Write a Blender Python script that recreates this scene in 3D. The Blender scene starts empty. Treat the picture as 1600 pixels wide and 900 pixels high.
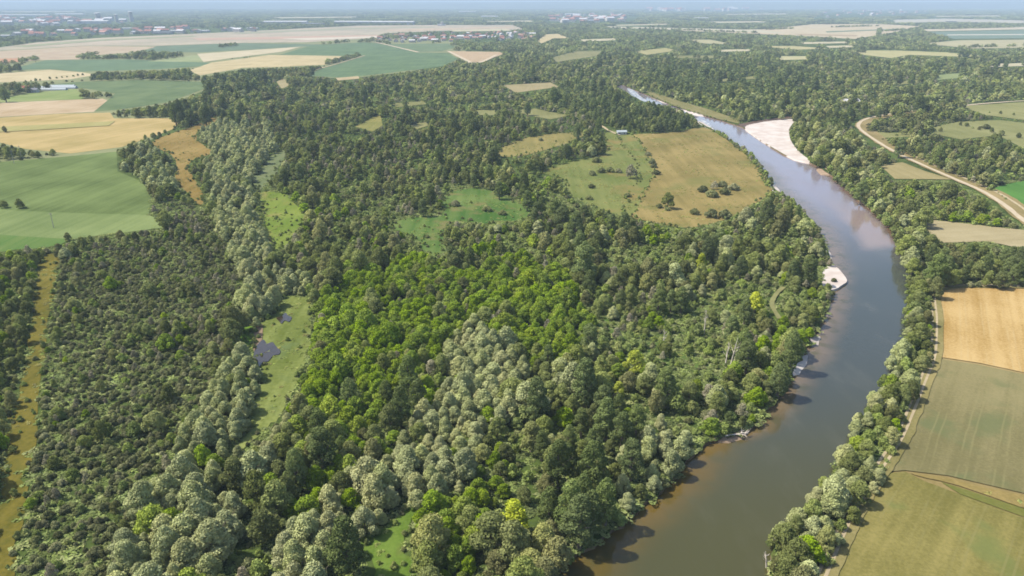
import bpy, math, random
import numpy as np
from mathutils import Vector, Matrix
from mathutils.geometry import tessellate_polygon
from mathutils import noise as mnoise

SC = bpy.context.scene
COL = SC.collection
RNG = np.random.default_rng(7)
random.seed(7)

# ------------------------------------------------------------------ camera, world, sun, exposure
CAM_H, FPX, PITCH = 120.0, 1142.0, math.atan(446.0 / 1142.0)
cam_d = bpy.data.cameras.new('camera'); cam = bpy.data.objects.new('camera', cam_d); COL.objects.link(cam)
cam.location = (0, 0, CAM_H); cam.rotation_euler = (math.pi / 2 - PITCH, 0, 0)
cam_d.sensor_width = 36.0; cam_d.lens = 36.0 * FPX / 1600.0
cam_d.clip_start = 1.0; cam_d.clip_end = 90000.0
SC.camera = cam

SUN_EL, SUN_AZ = math.radians(52), math.atan2(-1.0, 0.10)      # azimuth from +Y towards +X
world = bpy.data.worlds.new('World'); SC.world = world; world.use_nodes = True
wt = world.node_tree; wt.nodes.clear()
w_out = wt.nodes.new('ShaderNodeOutputWorld'); w_bg = wt.nodes.new('ShaderNodeBackground'); w_sky = wt.nodes.new('ShaderNodeTexSky')
w_sky.sky_type = 'NISHITA'; w_sky.sun_disc = False; w_sky.sun_elevation = SUN_EL; w_sky.sun_rotation = SUN_AZ
w_sky.air_density = 1.0; w_sky.dust_density = 2.0; w_sky.ozone_density = 1.5
w_bg.inputs['Strength'].default_value = 0.15
wt.links.new(w_sky.outputs[0], w_bg.inputs[0]); wt.links.new(w_bg.outputs[0], w_out.inputs[0])
sun_d = bpy.data.lights.new('sun', 'SUN'); sun = bpy.data.objects.new('sun', sun_d); COL.objects.link(sun)
sun_d.energy = 4.8; sun_d.angle = math.radians(0.53); sun_d.color = (1.0, 0.95, 0.87)
sdir = Vector((math.sin(SUN_AZ) * math.cos(SUN_EL), math.cos(SUN_AZ) * math.cos(SUN_EL), math.sin(SUN_EL)))
sun.rotation_euler = sdir.to_track_quat('Z', 'Y').to_euler()
sun.location = (-300, 30, 400)
SC.view_settings.view_transform = 'Standard'; SC.view_settings.look = 'None'
SC.view_settings.gamma = 1.0; SC.view_settings.exposure = 0.74; SC.view_settings.use_curve_mapping = False
SC.render.engine = 'CYCLES'
SC.cycles.max_bounces = 5; SC.cycles.diffuse_bounces = 3; SC.cycles.glossy_bounces = 2
SC.cycles.transmission_bounces = 3; SC.cycles.volume_bounces = 0; SC.cycles.transparent_max_bounces = 4
SC.cycles.use_denoising = True
SC.cycles.filter_width = 1.7

# ------------------------------------------------------------------ picture <-> ground
CP, SP = math.cos(PITCH), math.sin(PITCH)
def P2G(px, py, z=0.0):
    a = (np.asarray(px, float) - 800.0) / FPX; b = (450.0 - np.asarray(py, float)) / FPX
    dy = CP + b * SP; dz = -SP + b * CP
    t = (z - CAM_H) / dz
    return np.stack([a * t, dy * t], -1)
def G2P(x, y, z):
    dz = z - CAM_H
    depth = y * CP - dz * SP; up = y * SP + dz * CP
    return 800.0 + FPX * x / depth, 450.0 - FPX * up / depth
def pts(*xy):
    return np.array(xy, float).reshape(-1, 2)
def smooth(p, n=6, closed=True):
    p = np.asarray(p, float); N = len(p); out = []
    rng_ = range(N) if closed else range(N - 1)
    for i in rng_:
        if closed: a, b, c, d = p[(i - 1) % N], p[i], p[(i + 1) % N], p[(i + 2) % N]
        else: a, b, c, d = p[max(i - 1, 0)], p[i], p[i + 1], p[min(i + 2, N - 1)]
        for k in range(n):
            t = k / n
            out.append(0.5 * ((2 * b) + (c - a) * t + (2 * a - 5 * b + 4 * c - d) * t * t + (3 * b - a - 3 * c + d) * t ** 3))
    if not closed: out.append(p[-1])
    return np.array(out)
def inside(poly, x, y):
    poly = np.asarray(poly); res = np.zeros(len(x), bool); n = len(poly); j = n - 1
    mnx, mny = poly.min(0); mxx, mxy = poly.max(0)
    idx = np.where((x >= mnx) & (x <= mxx) & (y >= mny) & (y <= mxy))[0]
    if not len(idx): return res
    xx, yy = x[idx], y[idx]; r = np.zeros(len(idx), bool)
    for i in range(n):
        xi, yi = poly[i]; xj, yj = poly[j]
        if yi != yj:
            c = ((yi > yy) != (yj > yy)) & (xx < (xj - xi) * (yy - yi) / (yj - yi) + xi)
            r ^= c
        j = i
    res[idx] = r
    return res

# ------------------------------------------------------------------ materials
def lin(c):
    return tuple(((v / 255.0) / 12.92 if v / 255.0 <= 0.04045 else ((v / 255.0 + 0.055) / 1.055) ** 2.4) for v in c)
K_ALB = 0.45
def alb(r, g, b, k=1.0):
    return tuple(min(0.85, v * K_ALB * k) for v in lin((r, g, b)))
class NT:
    def __init__(s, name):
        s.m = bpy.data.materials.new(name); s.m.use_nodes = True; s.t = s.m.node_tree; s.t.nodes.clear()
        s.out = s.n('ShaderNodeOutputMaterial')
    def n(s, k, **kw):
        nd = s.t.nodes.new(k)
        for a, v in kw.items(): setattr(nd, a, v)
        return nd
    def l(s, a, b): s.t.links.new(a, b)
    def val(s, sock, v):
        if isinstance(v, bpy.types.NodeSocket): s.l(v, sock)
        else: sock.default_value = v
    def math(s, op, a, b=0.0, c=0.0, clamp=False):
        nd = s.n('ShaderNodeMath', operation=op, use_clamp=clamp); s.val(nd.inputs[0], a); s.val(nd.inputs[1], b); s.val(nd.inputs[2], c); return nd.outputs[0]
    def mix(s, f, a, b, mode='MIX'):
        nd = s.n('ShaderNodeMix', data_type='RGBA', blend_type=mode); s.val(nd.inputs[0], f)
        s.val(nd.inputs[6], a if isinstance(a, bpy.types.NodeSocket) else (*a, 1)); s.val(nd.inputs[7], b if isinstance(b, bpy.types.NodeSocket) else (*b, 1)); return nd.outputs[2]
    def pos(s): return s.n('ShaderNodeNewGeometry').outputs['Position']
    def map(s, v, scale=(1, 1, 1), rot=0.0):
        nd = s.n('ShaderNodeMapping'); s.l(v, nd.inputs[0]); nd.inputs['Scale'].default_value = scale; nd.inputs['Rotation'].default_value = (0, 0, rot); return nd.outputs[0]
    def noise(s, v, scale, detail=4.0, rough=0.55):
        nd = s.n('ShaderNodeTexNoise'); s.l(v, nd.inputs['Vector']); nd.inputs['Scale'].default_value = scale; nd.inputs['Detail'].default_value = detail; nd.inputs['Roughness'].default_value = rough; return nd.outputs[0]
    def step(s, v, lo, hi):
        nd = s.n('ShaderNodeMapRange', interpolation_type='SMOOTHSTEP'); s.val(nd.inputs[0], v); nd.inputs[1].default_value = lo; nd.inputs[2].default_value = hi; return nd.outputs[0]
    def diffuse(s, col, rough=0.9, spec=0.1):
        b = s.n('ShaderNodeBsdfPrincipled'); s.val(b.inputs['Base Color'], col if isinstance(col, bpy.types.NodeSocket) else (*col, 1)); b.inputs['Roughness'].default_value = rough
        b.inputs['Specular IOR Level'].default_value = spec; s.l(b.outputs[0], s.out.inputs[0]); return b

def m_plain(name, c, rough=0.8, var=0.25, scale=0.3):
    m = NT(name); p = m.pos(); n = m.noise(p, scale, 4)
    m.diffuse(m.mix(m.step(n, .3, .7), tuple(v * (1 - var) for v in c), tuple(min(.9, v * (1 + var)) for v in c)), rough); return m.m

def m_field(name, c1, c2, ang=0.0, stripe=0.04, big=0.02, fine=1.2, tram=0.0, tram_c=None, tram_w=0.26, patch=None, patch_c=None):
    """crop or grass: broad tone patches, streaks along the drilling direction, optional pairs of wheel tracks"""
    m = NT(name); p = m.pos()
    a = m.noise(p, big, 3); s_ = m.noise(m.map(p, (stripe * 6, stripe * 0.25, 1), 0) if ang == 0 else m.map(m.map(p, (1, 1, 1), ang), (stripe * 6, stripe * 0.25, 1)), 1.0, 3)
    f = m.noise(p, fine, 3, .65)
    t = m.math('ADD', m.math('MULTIPLY', a, 0.5), m.math('ADD', m.math('MULTIPLY', s_, 0.33), m.math('MULTIPLY', f, 0.34)))
    c1, c2 = [tuple(max(.004, v + (v - w) * .55) for v, w in zip(p_, q_)) for p_, q_ in ((c1, c2), (c2, c1))]
    col = m.mix(m.step(t, .40, .76), c1, c2)
    if patch_c is not None:
        col = m.mix(m.math('MULTIPLY', m.step(m.noise(p, patch, 4), .52, .68), 0.8), col, patch_c)
    if tram:
        sx = m.n('ShaderNodeSeparateXYZ'); m.l(m.map(p, (1, 1, 1), ang), sx.inputs[0])
        u = m.math('ADD', sx.outputs[0], m.math('MULTIPLY', m.math('SUBTRACT', m.noise(p, .03, 2), .5), 2.0))
        fr = m.math('MODULO', m.math('ADD', u, 10000.0), tram)
        d1 = m.math('ABSOLUTE', m.math('SUBTRACT', fr, tram * .45)); d2 = m.math('ABSOLUTE', m.math('SUBTRACT', fr, tram * .45 + 2.1))
        d = m.math('MINIMUM', d1, d2)
        k = m.math('SUBTRACT', 1.0, m.step(d, tram_w * .5, tram_w * 1.5))
        k = m.math('MULTIPLY', k, m.step(m.noise(p, .05, 3), .35, .6))
        col = m.mix(m.math('MULTIPLY', k, .42), col, tram_c)
    m.diffuse(col, .95, .05); return m.m

def m_leaf(name, dark, light, warm, trans=0.25, spread=0.35):
    """leaf colour varies leaf by leaf, tree by tree"""
    dark, light, warm = [tuple(min(.8, v * LEAF_K) for v in c) for c in (dark, light, warm)]
    m = NT(name)
    at = m.n('ShaderNodeAttribute', attribute_name='tone'); oi = m.n('ShaderNodeObjectInfo')
    col = m.mix(at.outputs['Fac'], dark, light)
    r = oi.outputs['Random']
    col = m.mix(m.math('MULTIPLY', m.step(r, .55, 1.0), .55), col, warm)
    r2 = m.math('FRACT', m.math('MULTIPLY', r, 17.31))
    b = m.math('ADD', 1.0 - spread, m.math('MULTIPLY', r2, spread * 2))
    hv = m.n('ShaderNodeHueSaturation'); m.l(col, hv.inputs['Color']); m.l(b, hv.inputs['Value'])
    hv.inputs['Hue'].default_value = 0.5
    m.l(m.math('ADD', .94, m.math('MULTIPLY', m.math('FRACT', m.math('MULTIPLY', r, 5.77)), .14)), hv.inputs['Saturation'])
    d = m.n('ShaderNodeBsdfDiffuse'); t = m.n('ShaderNodeBsdfTranslucent'); mx = m.n('ShaderNodeMixShader')
    m.l(hv.outputs[0], d.inputs[0]); m.l(hv.outputs[0], t.inputs[0]); mx.inputs[0].default_value = trans
    m.l(d.outputs[0], mx.inputs[1]); m.l(t.outputs[0], mx.inputs[2]); m.l(mx.outputs[0], m.out.inputs[0])
    return m.m

LEAF_K = 1.75
M = {}
M['willow'] = m_leaf('willow_leaves', (.136, .148, .064), (.266, .280, .128), (.262, .252, .122), .26, .15)
M['bright'] = m_leaf('bright_leaves', (.078, .116, .013), (.168, .220, .024), (.165, .185, .034), .28, .22)
M['wood'] = m_leaf('woodland_leaves', (.072, .087, .027), (.158, .172, .055), (.186, .170, .076), .30, .38)
M['poplar'] = m_leaf('poplar_leaves', (.048, .065, .023), (.114, .136, .046), (.100, .116, .042), .26, .24)
M['bush'] = m_leaf('scrub_leaves', (.062, .069, .027), (.126, .131, .056), (.168, .160, .088), .26, .38)
M['green'] = m_leaf('green_bush_leaves', (.076, .098, .026), (.160, .190, .056), (.180, .180, .070), .22, .26)
M['grey'] = m_leaf('grey_leaves', (.105, .098, .058), (.195, .182, .115), (.180, .150, .105), .20, .22)
M['yellow'] = m_leaf('yellow_leaves', (.17, .20, .02), (.31, .33, .04), (.33, .33, .05), .3, .1)
M['far'] = m_leaf('far_leaves', (.070, .088, .030), (.152, .168, .060), (.170, .160, .075), .15, .5)
M['bark'] = m_plain('bark', (.16, .13, .10), .9, .3, 2.0)
M['deadwood'] = m_plain('deadwood', (.42, .37, .31), .9, .25, 2.0)

# ------------------------------------------------------------------ mesh helpers
def tag(o, label=None, cat=None, group=None, kind=None):
    if label: o['label'] = label
    if cat: o['category'] = cat
    if group: o['group'] = group
    if kind: o['kind'] = kind
    return o
def mesh_obj(name, verts, faces, mats, parent=None, idx=None):
    me = bpy.data.meshes.new(name); me.from_pydata([tuple(v) for v in verts], [], [tuple(f) for f in faces])
    for m in (mats if isinstance(mats, (list, tuple)) else [mats]): me.materials.append(m)
    if idx is not None: me.polygons.foreach_set('material_index', idx)
    me.update()
    o = bpy.data.objects.new(name, me); COL.objects.link(o)
    if parent is not None: o.parent = parent
    return o
def sheet(name, poly_px, z, mat, label, cat, kind='structure', sm=0, jit=0.0):
    """a field, road or bar lying on the land: its picture outline carried to the ground"""
    p = np.asarray(poly_px, float)
    if sm: p = smooth(p, sm)
    g = P2G(p[:, 0], p[:, 1], 0.0)
    if jit: g = g + RNG.normal(0, jit, g.shape)
    v = [Vector((a, b, z)) for a, b in g]
    tri = tessellate_polygon([v])
    tri = [t if (v[t[1]] - v[t[0]]).cross(v[t[2]] - v[t[0]]).z > 0 else (t[0], t[2], t[1]) for t in tri]
    o = mesh_obj(name, v, tri, mat); tag(o, label, cat, None, kind); return o
def ribbon(name, line_px, width, z, mat, label, cat, off=0.0, sm=6):
    p = smooth(line_px, sm, False); g = P2G(p[:, 0], p[:, 1], 0.0)
    t = np.gradient(g, axis=0); t /= np.linalg.norm(t, axis=1)[:, None] + 1e-9; nrm = np.stack([-t[:, 1], t[:, 0]], 1)
    wv = width * (0.5 + RNG.uniform(-.06, .06, len(g)))[:, None]
    a = g + nrm * (off - wv) ; b = g + nrm * (off + wv)
    V = [(x, y, z) for x, y in a] + [(x, y, z) for x, y in b]; n = len(g)
    F = [(i, i + 1, n + i + 1, n + i) for i in range(n - 1)]
    o = mesh_obj(name, V, F, mat); tag(o, label, cat, None, 'structure'); return o
def tube(path, radii, n=6):
    path = [Vector(p) for p in path]; V, F = [], []
    for i, p in enumerate(path):
        d = (path[min(i + 1, len(path) - 1)] - path[max(i - 1, 0)]).normalized()
        u = d.orthogonal().normalized(); w = d.cross(u)
        for k in range(n):
            a = 2 * math.pi * k / n
            V.append(p + (u * math.cos(a) + w * math.sin(a)) * radii[i])
    for i in range(len(path) - 1):
        for k in range(n):
            F.append((i * n + k, i * n + (k + 1) % n, (i + 1) * n + (k + 1) % n, (i + 1) * n + k))
    F.append(tuple(range(n))[::-1]); F.append(tuple((len(path) - 1) * n + k for k in range(n)))
    return V, F
def merge(parts):
    V, F = [], []
    for v, f in parts:
        o = len(V); V += list(v); F += [tuple(i + o for i in q) for q in f]
    return V, F
def box(x0, x1, y0, y1, z0, z1):
    V = [(x0, y0, z0), (x1, y0, z0), (x1, y1, z0), (x0, y1, z0), (x0, y0, z1), (x1, y0, z1), (x1, y1, z1), (x0, y1, z1)]
    return V, [(3, 2, 1, 0), (4, 5, 6, 7), (0, 1, 5, 4), (1, 2, 6, 5), (2, 3, 7, 6), (3, 0, 4, 7)]

# ------------------------------------------------------------------ the land and the river
left_bank = pts(868, 1010, 872, 950, 884, 882, 935, 845, 985, 805, 1030, 768, 1062, 735, 1085, 708, 1115, 688, 1150, 680, 1180, 662, 1208, 632, 1230, 596, 1248, 566, 1266, 536, 1284, 500,
                1297, 468, 1301, 440, 1296, 398, 1284, 370, 1264, 345, 1238, 316, 1214, 297, 1200, 278, 1184, 254, 1160, 234, 1130, 212, 1104, 197, 1084, 186, 1062, 176, 1030, 166, 1000, 156, 978, 143, 962, 134)
right_bank = pts(1160, 1010, 1190, 950, 1200, 895, 1212, 850, 1258, 795, 1300, 745, 1325, 695, 1358, 636, 1392, 590, 1398, 565, 1412, 535, 1421, 500, 1424, 440, 1420, 410, 1408, 382, 1394, 358,
                 1368, 333, 1342, 312, 1316, 288, 1290, 268, 1262, 252, 1236, 246, 1210, 233, 1185, 216, 1163, 200, 1130, 189, 1098, 180, 1070, 170, 1040, 160, 1015, 150, 992, 140, 972, 132)
def resample(p, n):
    d = np.r_[0, np.cumsum(np.linalg.norm(np.diff(p, axis=0), axis=1))]; s = np.linspace(0, d[-1], n)
    return np.stack([np.interp(s, d, p[:, k]) for k in (0, 1)], 1)
WZ = -0.9
LB = smooth(left_bank, 6, False); RB = smooth(right_bank, 6, False)
LBg = P2G(LB[:, 0], LB[:, 1], 0); RBg = P2G(RB[:, 0], RB[:, 1], 0)
LBg[:-1] += RNG.normal(0, .5, LBg[:-1].shape); RBg[:-1] += RNG.normal(0, .5, RBg[:-1].shape)
river_px = np.concatenate([LB, RB[::-1]])

gm = NT('ground_cover'); gp_ = gm.pos()
n1 = gm.noise(gp_, .02, 4); n2 = gm.noise(gp_, .12, 4, .6); n3 = gm.noise(gp_, .9, 3, .6)
gt = gm.math('ADD', gm.math('MULTIPLY', n1, .5), gm.math('ADD', gm.math('MULTIPLY', n2, .35), gm.math('MULTIPLY', n3, .2)))
gc = gm.mix(gm.step(gt, .38, .62), alb(62, 78, 38), alb(100, 118, 56))
gc = gm.mix(gm.math('MULTIPLY', gm.step(n2, .58, .75), .6), gc, alb(140, 132, 84))
gm.diffuse(gc, .95, .05); M['ground'] = gm.m
OUT = 42000.0
outer = [Vector((-OUT, -3000, 0)), Vector((OUT, -3000, 0)), Vector((OUT, OUT, 0)), Vector((-OUT, OUT, 0))]
hole = [Vector((a, b, 0)) for a, b in np.concatenate([LBg, RBg[::-1]])]
allv = outer + hole
tri = tessellate_polygon([outer, hole])
tri = [t if (allv[t[1]] - allv[t[0]]).cross(allv[t[2]] - allv[t[0]]).z > 0 else (t[0], t[2], t[1]) for t in tri]
g = mesh_obj('ground', allv, tri, M['ground']); tag(g, 'rough green ground under the woods and between the fields', 'ground', None, 'structure')
M['bank'] = m_plain('bank_earth', alb(150, 128, 96), .95, .35, .4)
hv_ = [v.copy() for v in hole]; nH = len(hv_)
low = []
cen_line = None
for v in hv_: low.append(Vector((v.x, v.y, -2.5)))
bk = mesh_obj('river_bank', hv_ + low, [(i, (i + 1) % nH, nH + (i + 1) % nH, nH + i) for i in range(nH)], M['bank'])
tag(bk, 'low earth bank dropping to the river on both sides', 'river bank', None, 'structure')

# water: a grid across the channel; 'across' runs 0 (inner bank) .. 1 (outer bank), 'along' in pictures of length
NS, NA = 260, 14
La, Ra = resample(LBg, NS), resample(RBg, NS)
# match stations by the picture's course instead of raw length
def station(pg, n):
    return resample(pg, n)
V, F = [], []
acr, alo = [], []
for i in range(NS):
    for k in range(NA + 1):
        t = k / NA; p = La[i] * (1 - t) + Ra[i] * t
        V.append((p[0], p[1], WZ)); acr.append(t); alo.append(i / (NS - 1))
for i in range(NS - 1):
    for k in range(NA):
        a = i * (NA + 1) + k; F.append((a, a + 1, a + NA + 2, a + NA + 1))
wm = NT('river_water'); wp = wm.pos()
a_ = wm.n('ShaderNodeAttribute', attribute_name='across').outputs['Fac']; l_ = wm.n('ShaderNodeAttribute', attribute_name='along').outputs['Fac']
wn = wm.noise(wp, .035, 4); wn2 = wm.noise(wp, .15, 4)
aw = wm.math('ADD', a_, wm.math('MULTIPLY', wm.math('SUBTRACT', wn, .5), .28))
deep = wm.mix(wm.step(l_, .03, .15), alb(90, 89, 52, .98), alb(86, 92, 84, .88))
deep = wm.mix(wm.step(l_, .22, .42), deep, alb(158, 148, 156))  # sky reflection painted in: base colour paler through middle and upper reaches
shal = wm.mix(wm.step(l_, .06, .15), alb(124, 102, 48), alb(142, 122, 98))
shal = wm.mix(wm.step(wn2, .45, .7), shal, alb(108, 98, 56))
wc = wm.mix(wm.step(aw, .0, .40), shal, deep)
# the pale sand shoal towards the outer bank of the bend, and brown margins under that bank
bar = wm.math('MULTIPLY', wm.math('MULTIPLY', wm.step(l_, .268, .284), wm.math('SUBTRACT', 1.0, wm.step(l_, .31, .40))), wm.math('MULTIPLY', wm.step(aw, .38, .62), wm.math('SUBTRACT', 1.0, wm.step(aw, .84, .98))))
wc = wm.mix(wm.math('MULTIPLY', bar, .85), wc, alb(172, 150, 138))
edge = wm.math('MULTIPLY', wm.step(aw, .88, 1.0), wm.math('MULTIPLY', wm.step(l_, .25, .29), wm.math('SUBTRACT', 1.0, wm.step(l_, .44, .52))))
wc = wm.mix(wm.math('MULTIPLY', edge, .8), wc, alb(124, 88, 50))
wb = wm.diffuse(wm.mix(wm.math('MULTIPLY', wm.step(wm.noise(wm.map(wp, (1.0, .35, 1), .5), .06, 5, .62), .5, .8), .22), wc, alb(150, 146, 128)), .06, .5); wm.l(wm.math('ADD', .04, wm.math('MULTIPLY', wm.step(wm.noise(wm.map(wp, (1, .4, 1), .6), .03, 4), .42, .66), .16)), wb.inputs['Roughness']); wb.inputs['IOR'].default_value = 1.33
bmp = wm.n('ShaderNodeBump'); bmp.inputs['Strength'].default_value = .22; bmp.inputs['Distance'].default_value = .15
wm.l(wm.noise(wm.map(wp, (1, .6, 1), .4), 1.1, 3), bmp.inputs['Height']); wm.l(bmp.outputs[0], wb.inputs['Normal'])
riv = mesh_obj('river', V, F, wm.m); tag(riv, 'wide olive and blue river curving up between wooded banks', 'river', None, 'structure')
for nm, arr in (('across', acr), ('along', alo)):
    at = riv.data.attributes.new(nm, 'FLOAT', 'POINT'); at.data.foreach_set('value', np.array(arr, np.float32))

# far hills on the horizon
hm = m_plain('hill_woods', (.07, .09, .06), .95, .3, .002)
hv, hf = [], []
NX = 80
for j, (yy, hh) in enumerate(((14500, 0), (16000, 80), (18500, 148), (24000, 0))):
    for i in range(NX + 1):
        x = -26000 + 52000 * i / NX
        k = 0.86 + .14 * max(0.0, min(1.0, (x + 2500) / 9000)) * (0.55 + .45 * math.sin(x * .00031 + 1.2) * math.sin(x * .00087))
        hv.append((x, yy, hh * k - 0.5 if hh == 0 else hh * k))
for j in range(3):
    for i in range(NX): a = j * (NX + 1) + i; hf.append((a, a + 1, a + NX + 2, a + NX + 1))
tag(mesh_obj('hills', hv, hf, hm), 'low blue wooded hills along the horizon', 'hills', None, 'structure')

# ------------------------------------------------------------------ fields, meadows, tracks (outlines in picture coordinates, carried to the ground)
RB2 = RB - np.c_[2 + 20 * np.clip((RB[:, 1] - 150) / 750, 0, 1.2), np.zeros(len(RB))]
MEAD = []
LB2 = LB + np.c_[30 * np.clip(1 - np.abs(LB[:, 1] - 170) / 16, 0, 1), np.zeros(len(LB))]
CLEAR = [np.concatenate([LB2, RB2[::-1]])]      # where nothing tall may stand in front or on top
def dirang(x0, y0, x1, y1):
    q = P2G([x0, x1], [y0, y1]); d = q[1] - q[0]; return math.pi / 2 - math.atan2(d[1], d[0])
ZC = [0]
def fld(name, label, cat, z, c1, c2, poly, sm=0, clear=True, jit=0.0, **kw):
    ZC[0] += 1; z = .02 if name == 'grass_plain' else z + .0045 * ZC[0]
    p = pts(*poly) if not isinstance(poly, np.ndarray) else poly
    mat = m_field(name + '_cover', alb(*c1), alb(*c2), **kw)
    if sm: MEAD.append((name, smooth(p, sm)))
    o = sheet(name, p, z, mat, label, cat, sm=sm, jit=jit if jit or not sm else .7)
    if clear: CLEAR.append(smooth(p, sm) if sm else p)
    return o
# -- left side
fld('crop_field', 'large deep green crop field left of the woods', 'field', .10, (104, 122, 64), (124, 142, 80), (-420, 268, 0, 253, 90, 246, 182, 237, 184, 268, 222, 284, 238, 310, 232, 336, 110, 333, 0, 328, -420, 330), ang=.1)
fld('crop_field', 'paler green crop strip below the deep green field', 'field', .10, (124, 142, 82), (140, 156, 94), (-420, 330, 0, 328, 110, 333, 232, 336, 262, 350, 255, 356, 190, 364, 110, 374, 0, 367, -420, 366), ang=.1)
fld('grass_field', 'narrow bright green field edge above the left wood', 'field', .10, (100, 132, 62), (118, 140, 72), (-420, 366, 0, 367, 110, 374, 92, 384, 60, 388, 0, 394, -420, 402))
fld('wheat_field', 'golden wheat field above the big green field', 'field', .10, (186, 166, 104), (206, 182, 122), (-420, 195, 0, 184, 90, 178, 172, 176, 178, 185, 288, 185, 268, 203, 226, 218, 190, 230, 110, 240, 40, 233, 0, 223, -420, 232), ang=.3, stripe=.02)
fld('stubble_field', 'pale tan stubble strip behind the golden wheat', 'field', .10, (196, 172, 132), (214, 192, 156), (-420, 172, 0, 161, 160, 154, 168, 157, 146, 175, 90, 177.5, 0, 183, -420, 193))
fld('grass_field', 'yellow-green grass field in front of the farm', 'field', .10, (140, 158, 88), (156, 168, 102), (-420, 160, 0, 154, 40, 146, 118, 139, 130, 148, 130, 155, 0, 160, -420, 171))
fld('crop_field', 'mid-distance dark green field behind the small tree clump', 'field', .10, (106, 126, 82), (122, 140, 92), (48, 136, 120, 128, 220, 125, 318, 128, 322, 138, 262, 160, 182, 172, 148, 174, 168, 157, 180, 146, 132, 138))
fld('wheat_field', 'pale wheat field beyond the farm', 'field', .10, (206, 190, 146), (220, 204, 160), (-420, 128, 0, 115, 78, 109, 128, 113, 150, 117, 110, 124, 0, 129, -420, 140))
fld('crop_field', 'dark green crop field behind the long tree row', 'field', .10, (106, 130, 94), (118, 142, 102), (10, 110, 72, 94, 200, 93, 330, 98, 350, 101, 250, 108, 126, 112, 78, 108))
fld('ploughed_field', 'pinkish tan field far left before the town', 'field', .10, (194, 172, 142), (204, 186, 154), (-420, 100, 0, 80, 130, 72, 246, 73, 205, 82, 128, 88, 124, 93, 60, 94, 0, 99, -420, 112))
fld('crop_field', 'blue-green field behind the dark copse', 'field', .10, (110, 130, 100), (120, 140, 106), (246, 72, 380, 67.5, 520, 70, 420, 76, 310, 82, 225, 80))
fld('grass_field', 'thin yellow-green strip in front of the dark copse', 'field', .10, (156, 168, 116), (168, 176, 126), (230, 96, 300, 87, 350, 85, 352, 88, 310, 97))
fld('wheat_field', 'long pale wheat strip far beyond the tree row', 'field', .10, (208, 196, 158), (220, 206, 170), (308, 84, 420, 76.5, 470, 73, 440, 81, 352, 92, 318, 97))
fld('wheat_field', 'bright golden wheat field behind the wooded river plain', 'field', .10, (200, 184, 136), (216, 198, 150), (296, 110, 330, 98, 420, 86, 562, 87, 512, 101, 430, 105, 380, 106, 312, 118))
fld('crop_field', 'broad blue-green field in front of the village', 'field', .10, (102, 126, 86), (116, 140, 96), (436, 86, 486, 71, 570, 66, 612, 70, 655, 82, 700, 83, 716, 92, 690, 104, 640, 110, 540, 122, 480, 118, 512, 102, 564, 88))
fld('crop_field', 'small green field beside the village road', 'field', .10, (112, 132, 92), (124, 142, 100), (606, 69, 700, 68, 712, 74, 690, 80, 655, 81))
fld('stubble_field', 'small tan field right of the village road', 'field', .10, (196, 172, 136), (206, 180, 142), (700, 80, 780, 81, 788, 84, 752, 97, 734, 97, 712, 88))
fld('airfield', 'wide pale dry grass plain before the distant town', 'field', .08, (186, 176, 148), (204, 188, 162), (-420, 84, 0, 74, 60, 66, 160, 59, 300, 53, 440, 46, 560, 40, 690, 39, 800, 39, 820, 46, 700, 48, 600, 52, 575, 60, 480, 66, 380, 67, 246, 71.5, 130, 71.5, 0, 79, -420, 92), big=.004, stripe=.01, fine=.05, patch=.003, patch_c=alb(206, 194, 164))
fld('dry_meadow', 'curving golden-brown dry meadow between scrub and willows', 'meadow', .06, (146, 124, 62), (166, 142, 80), (345, 178, 336, 190, 312, 203, 308, 218, 332, 236, 322, 243, 296, 256, 304, 280, 316, 300, 320, 316, 310, 319, 290, 300, 276, 288, 276, 262, 266, 242, 238, 222, 300, 198, 330, 184), sm=4)
fld('grass_track', 'long golden grass track running down the left edge', 'track', .06, (114, 108, 40), (136, 125, 52), (64, 404, 92, 398, 86, 450, 72, 525, 64, 600, 56, 660, 44, 730, 36, 800, 26, 905, 15, 1000, -110, 1000, -40, 860, 0, 780, 8, 700, 24, 636, 38, 570, 48, 500, 54, 450), sm=4, fine=.7, patch=.07, patch_c=alb(100, 108, 44))
fld('grass_strip', 'green lower edge of the tan strip crossing the right fields', 'field', .14, (124, 126, 62), (136, 134, 70), (1470, 754, 1500, 763, 1600, 796, 1760, 832, 1760, 845, 1600, 809, 1500, 773))
fld('bare_patch', 'small bare tan patch at the right edge of the grey-green field', 'field', .14, (186, 160, 116), (196, 168, 124), (1582, 720, 1600, 716, 1760, 722, 1760, 748, 1600, 742, 1584, 738), sm=3)
fld('grass_plain', 'pale olive grass between the far left fields', 'field', .03, (140, 146, 100), (156, 160, 112), (-420, 250, -420, 90, 0, 76, 300, 55, 600, 52, 720, 66, 735, 92, 640, 112, 540, 123, 470, 118, 330, 124, 322, 140, 270, 162, 180, 174, 290, 186, 230, 222, 180, 240, 0, 256), clear=False)
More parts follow.
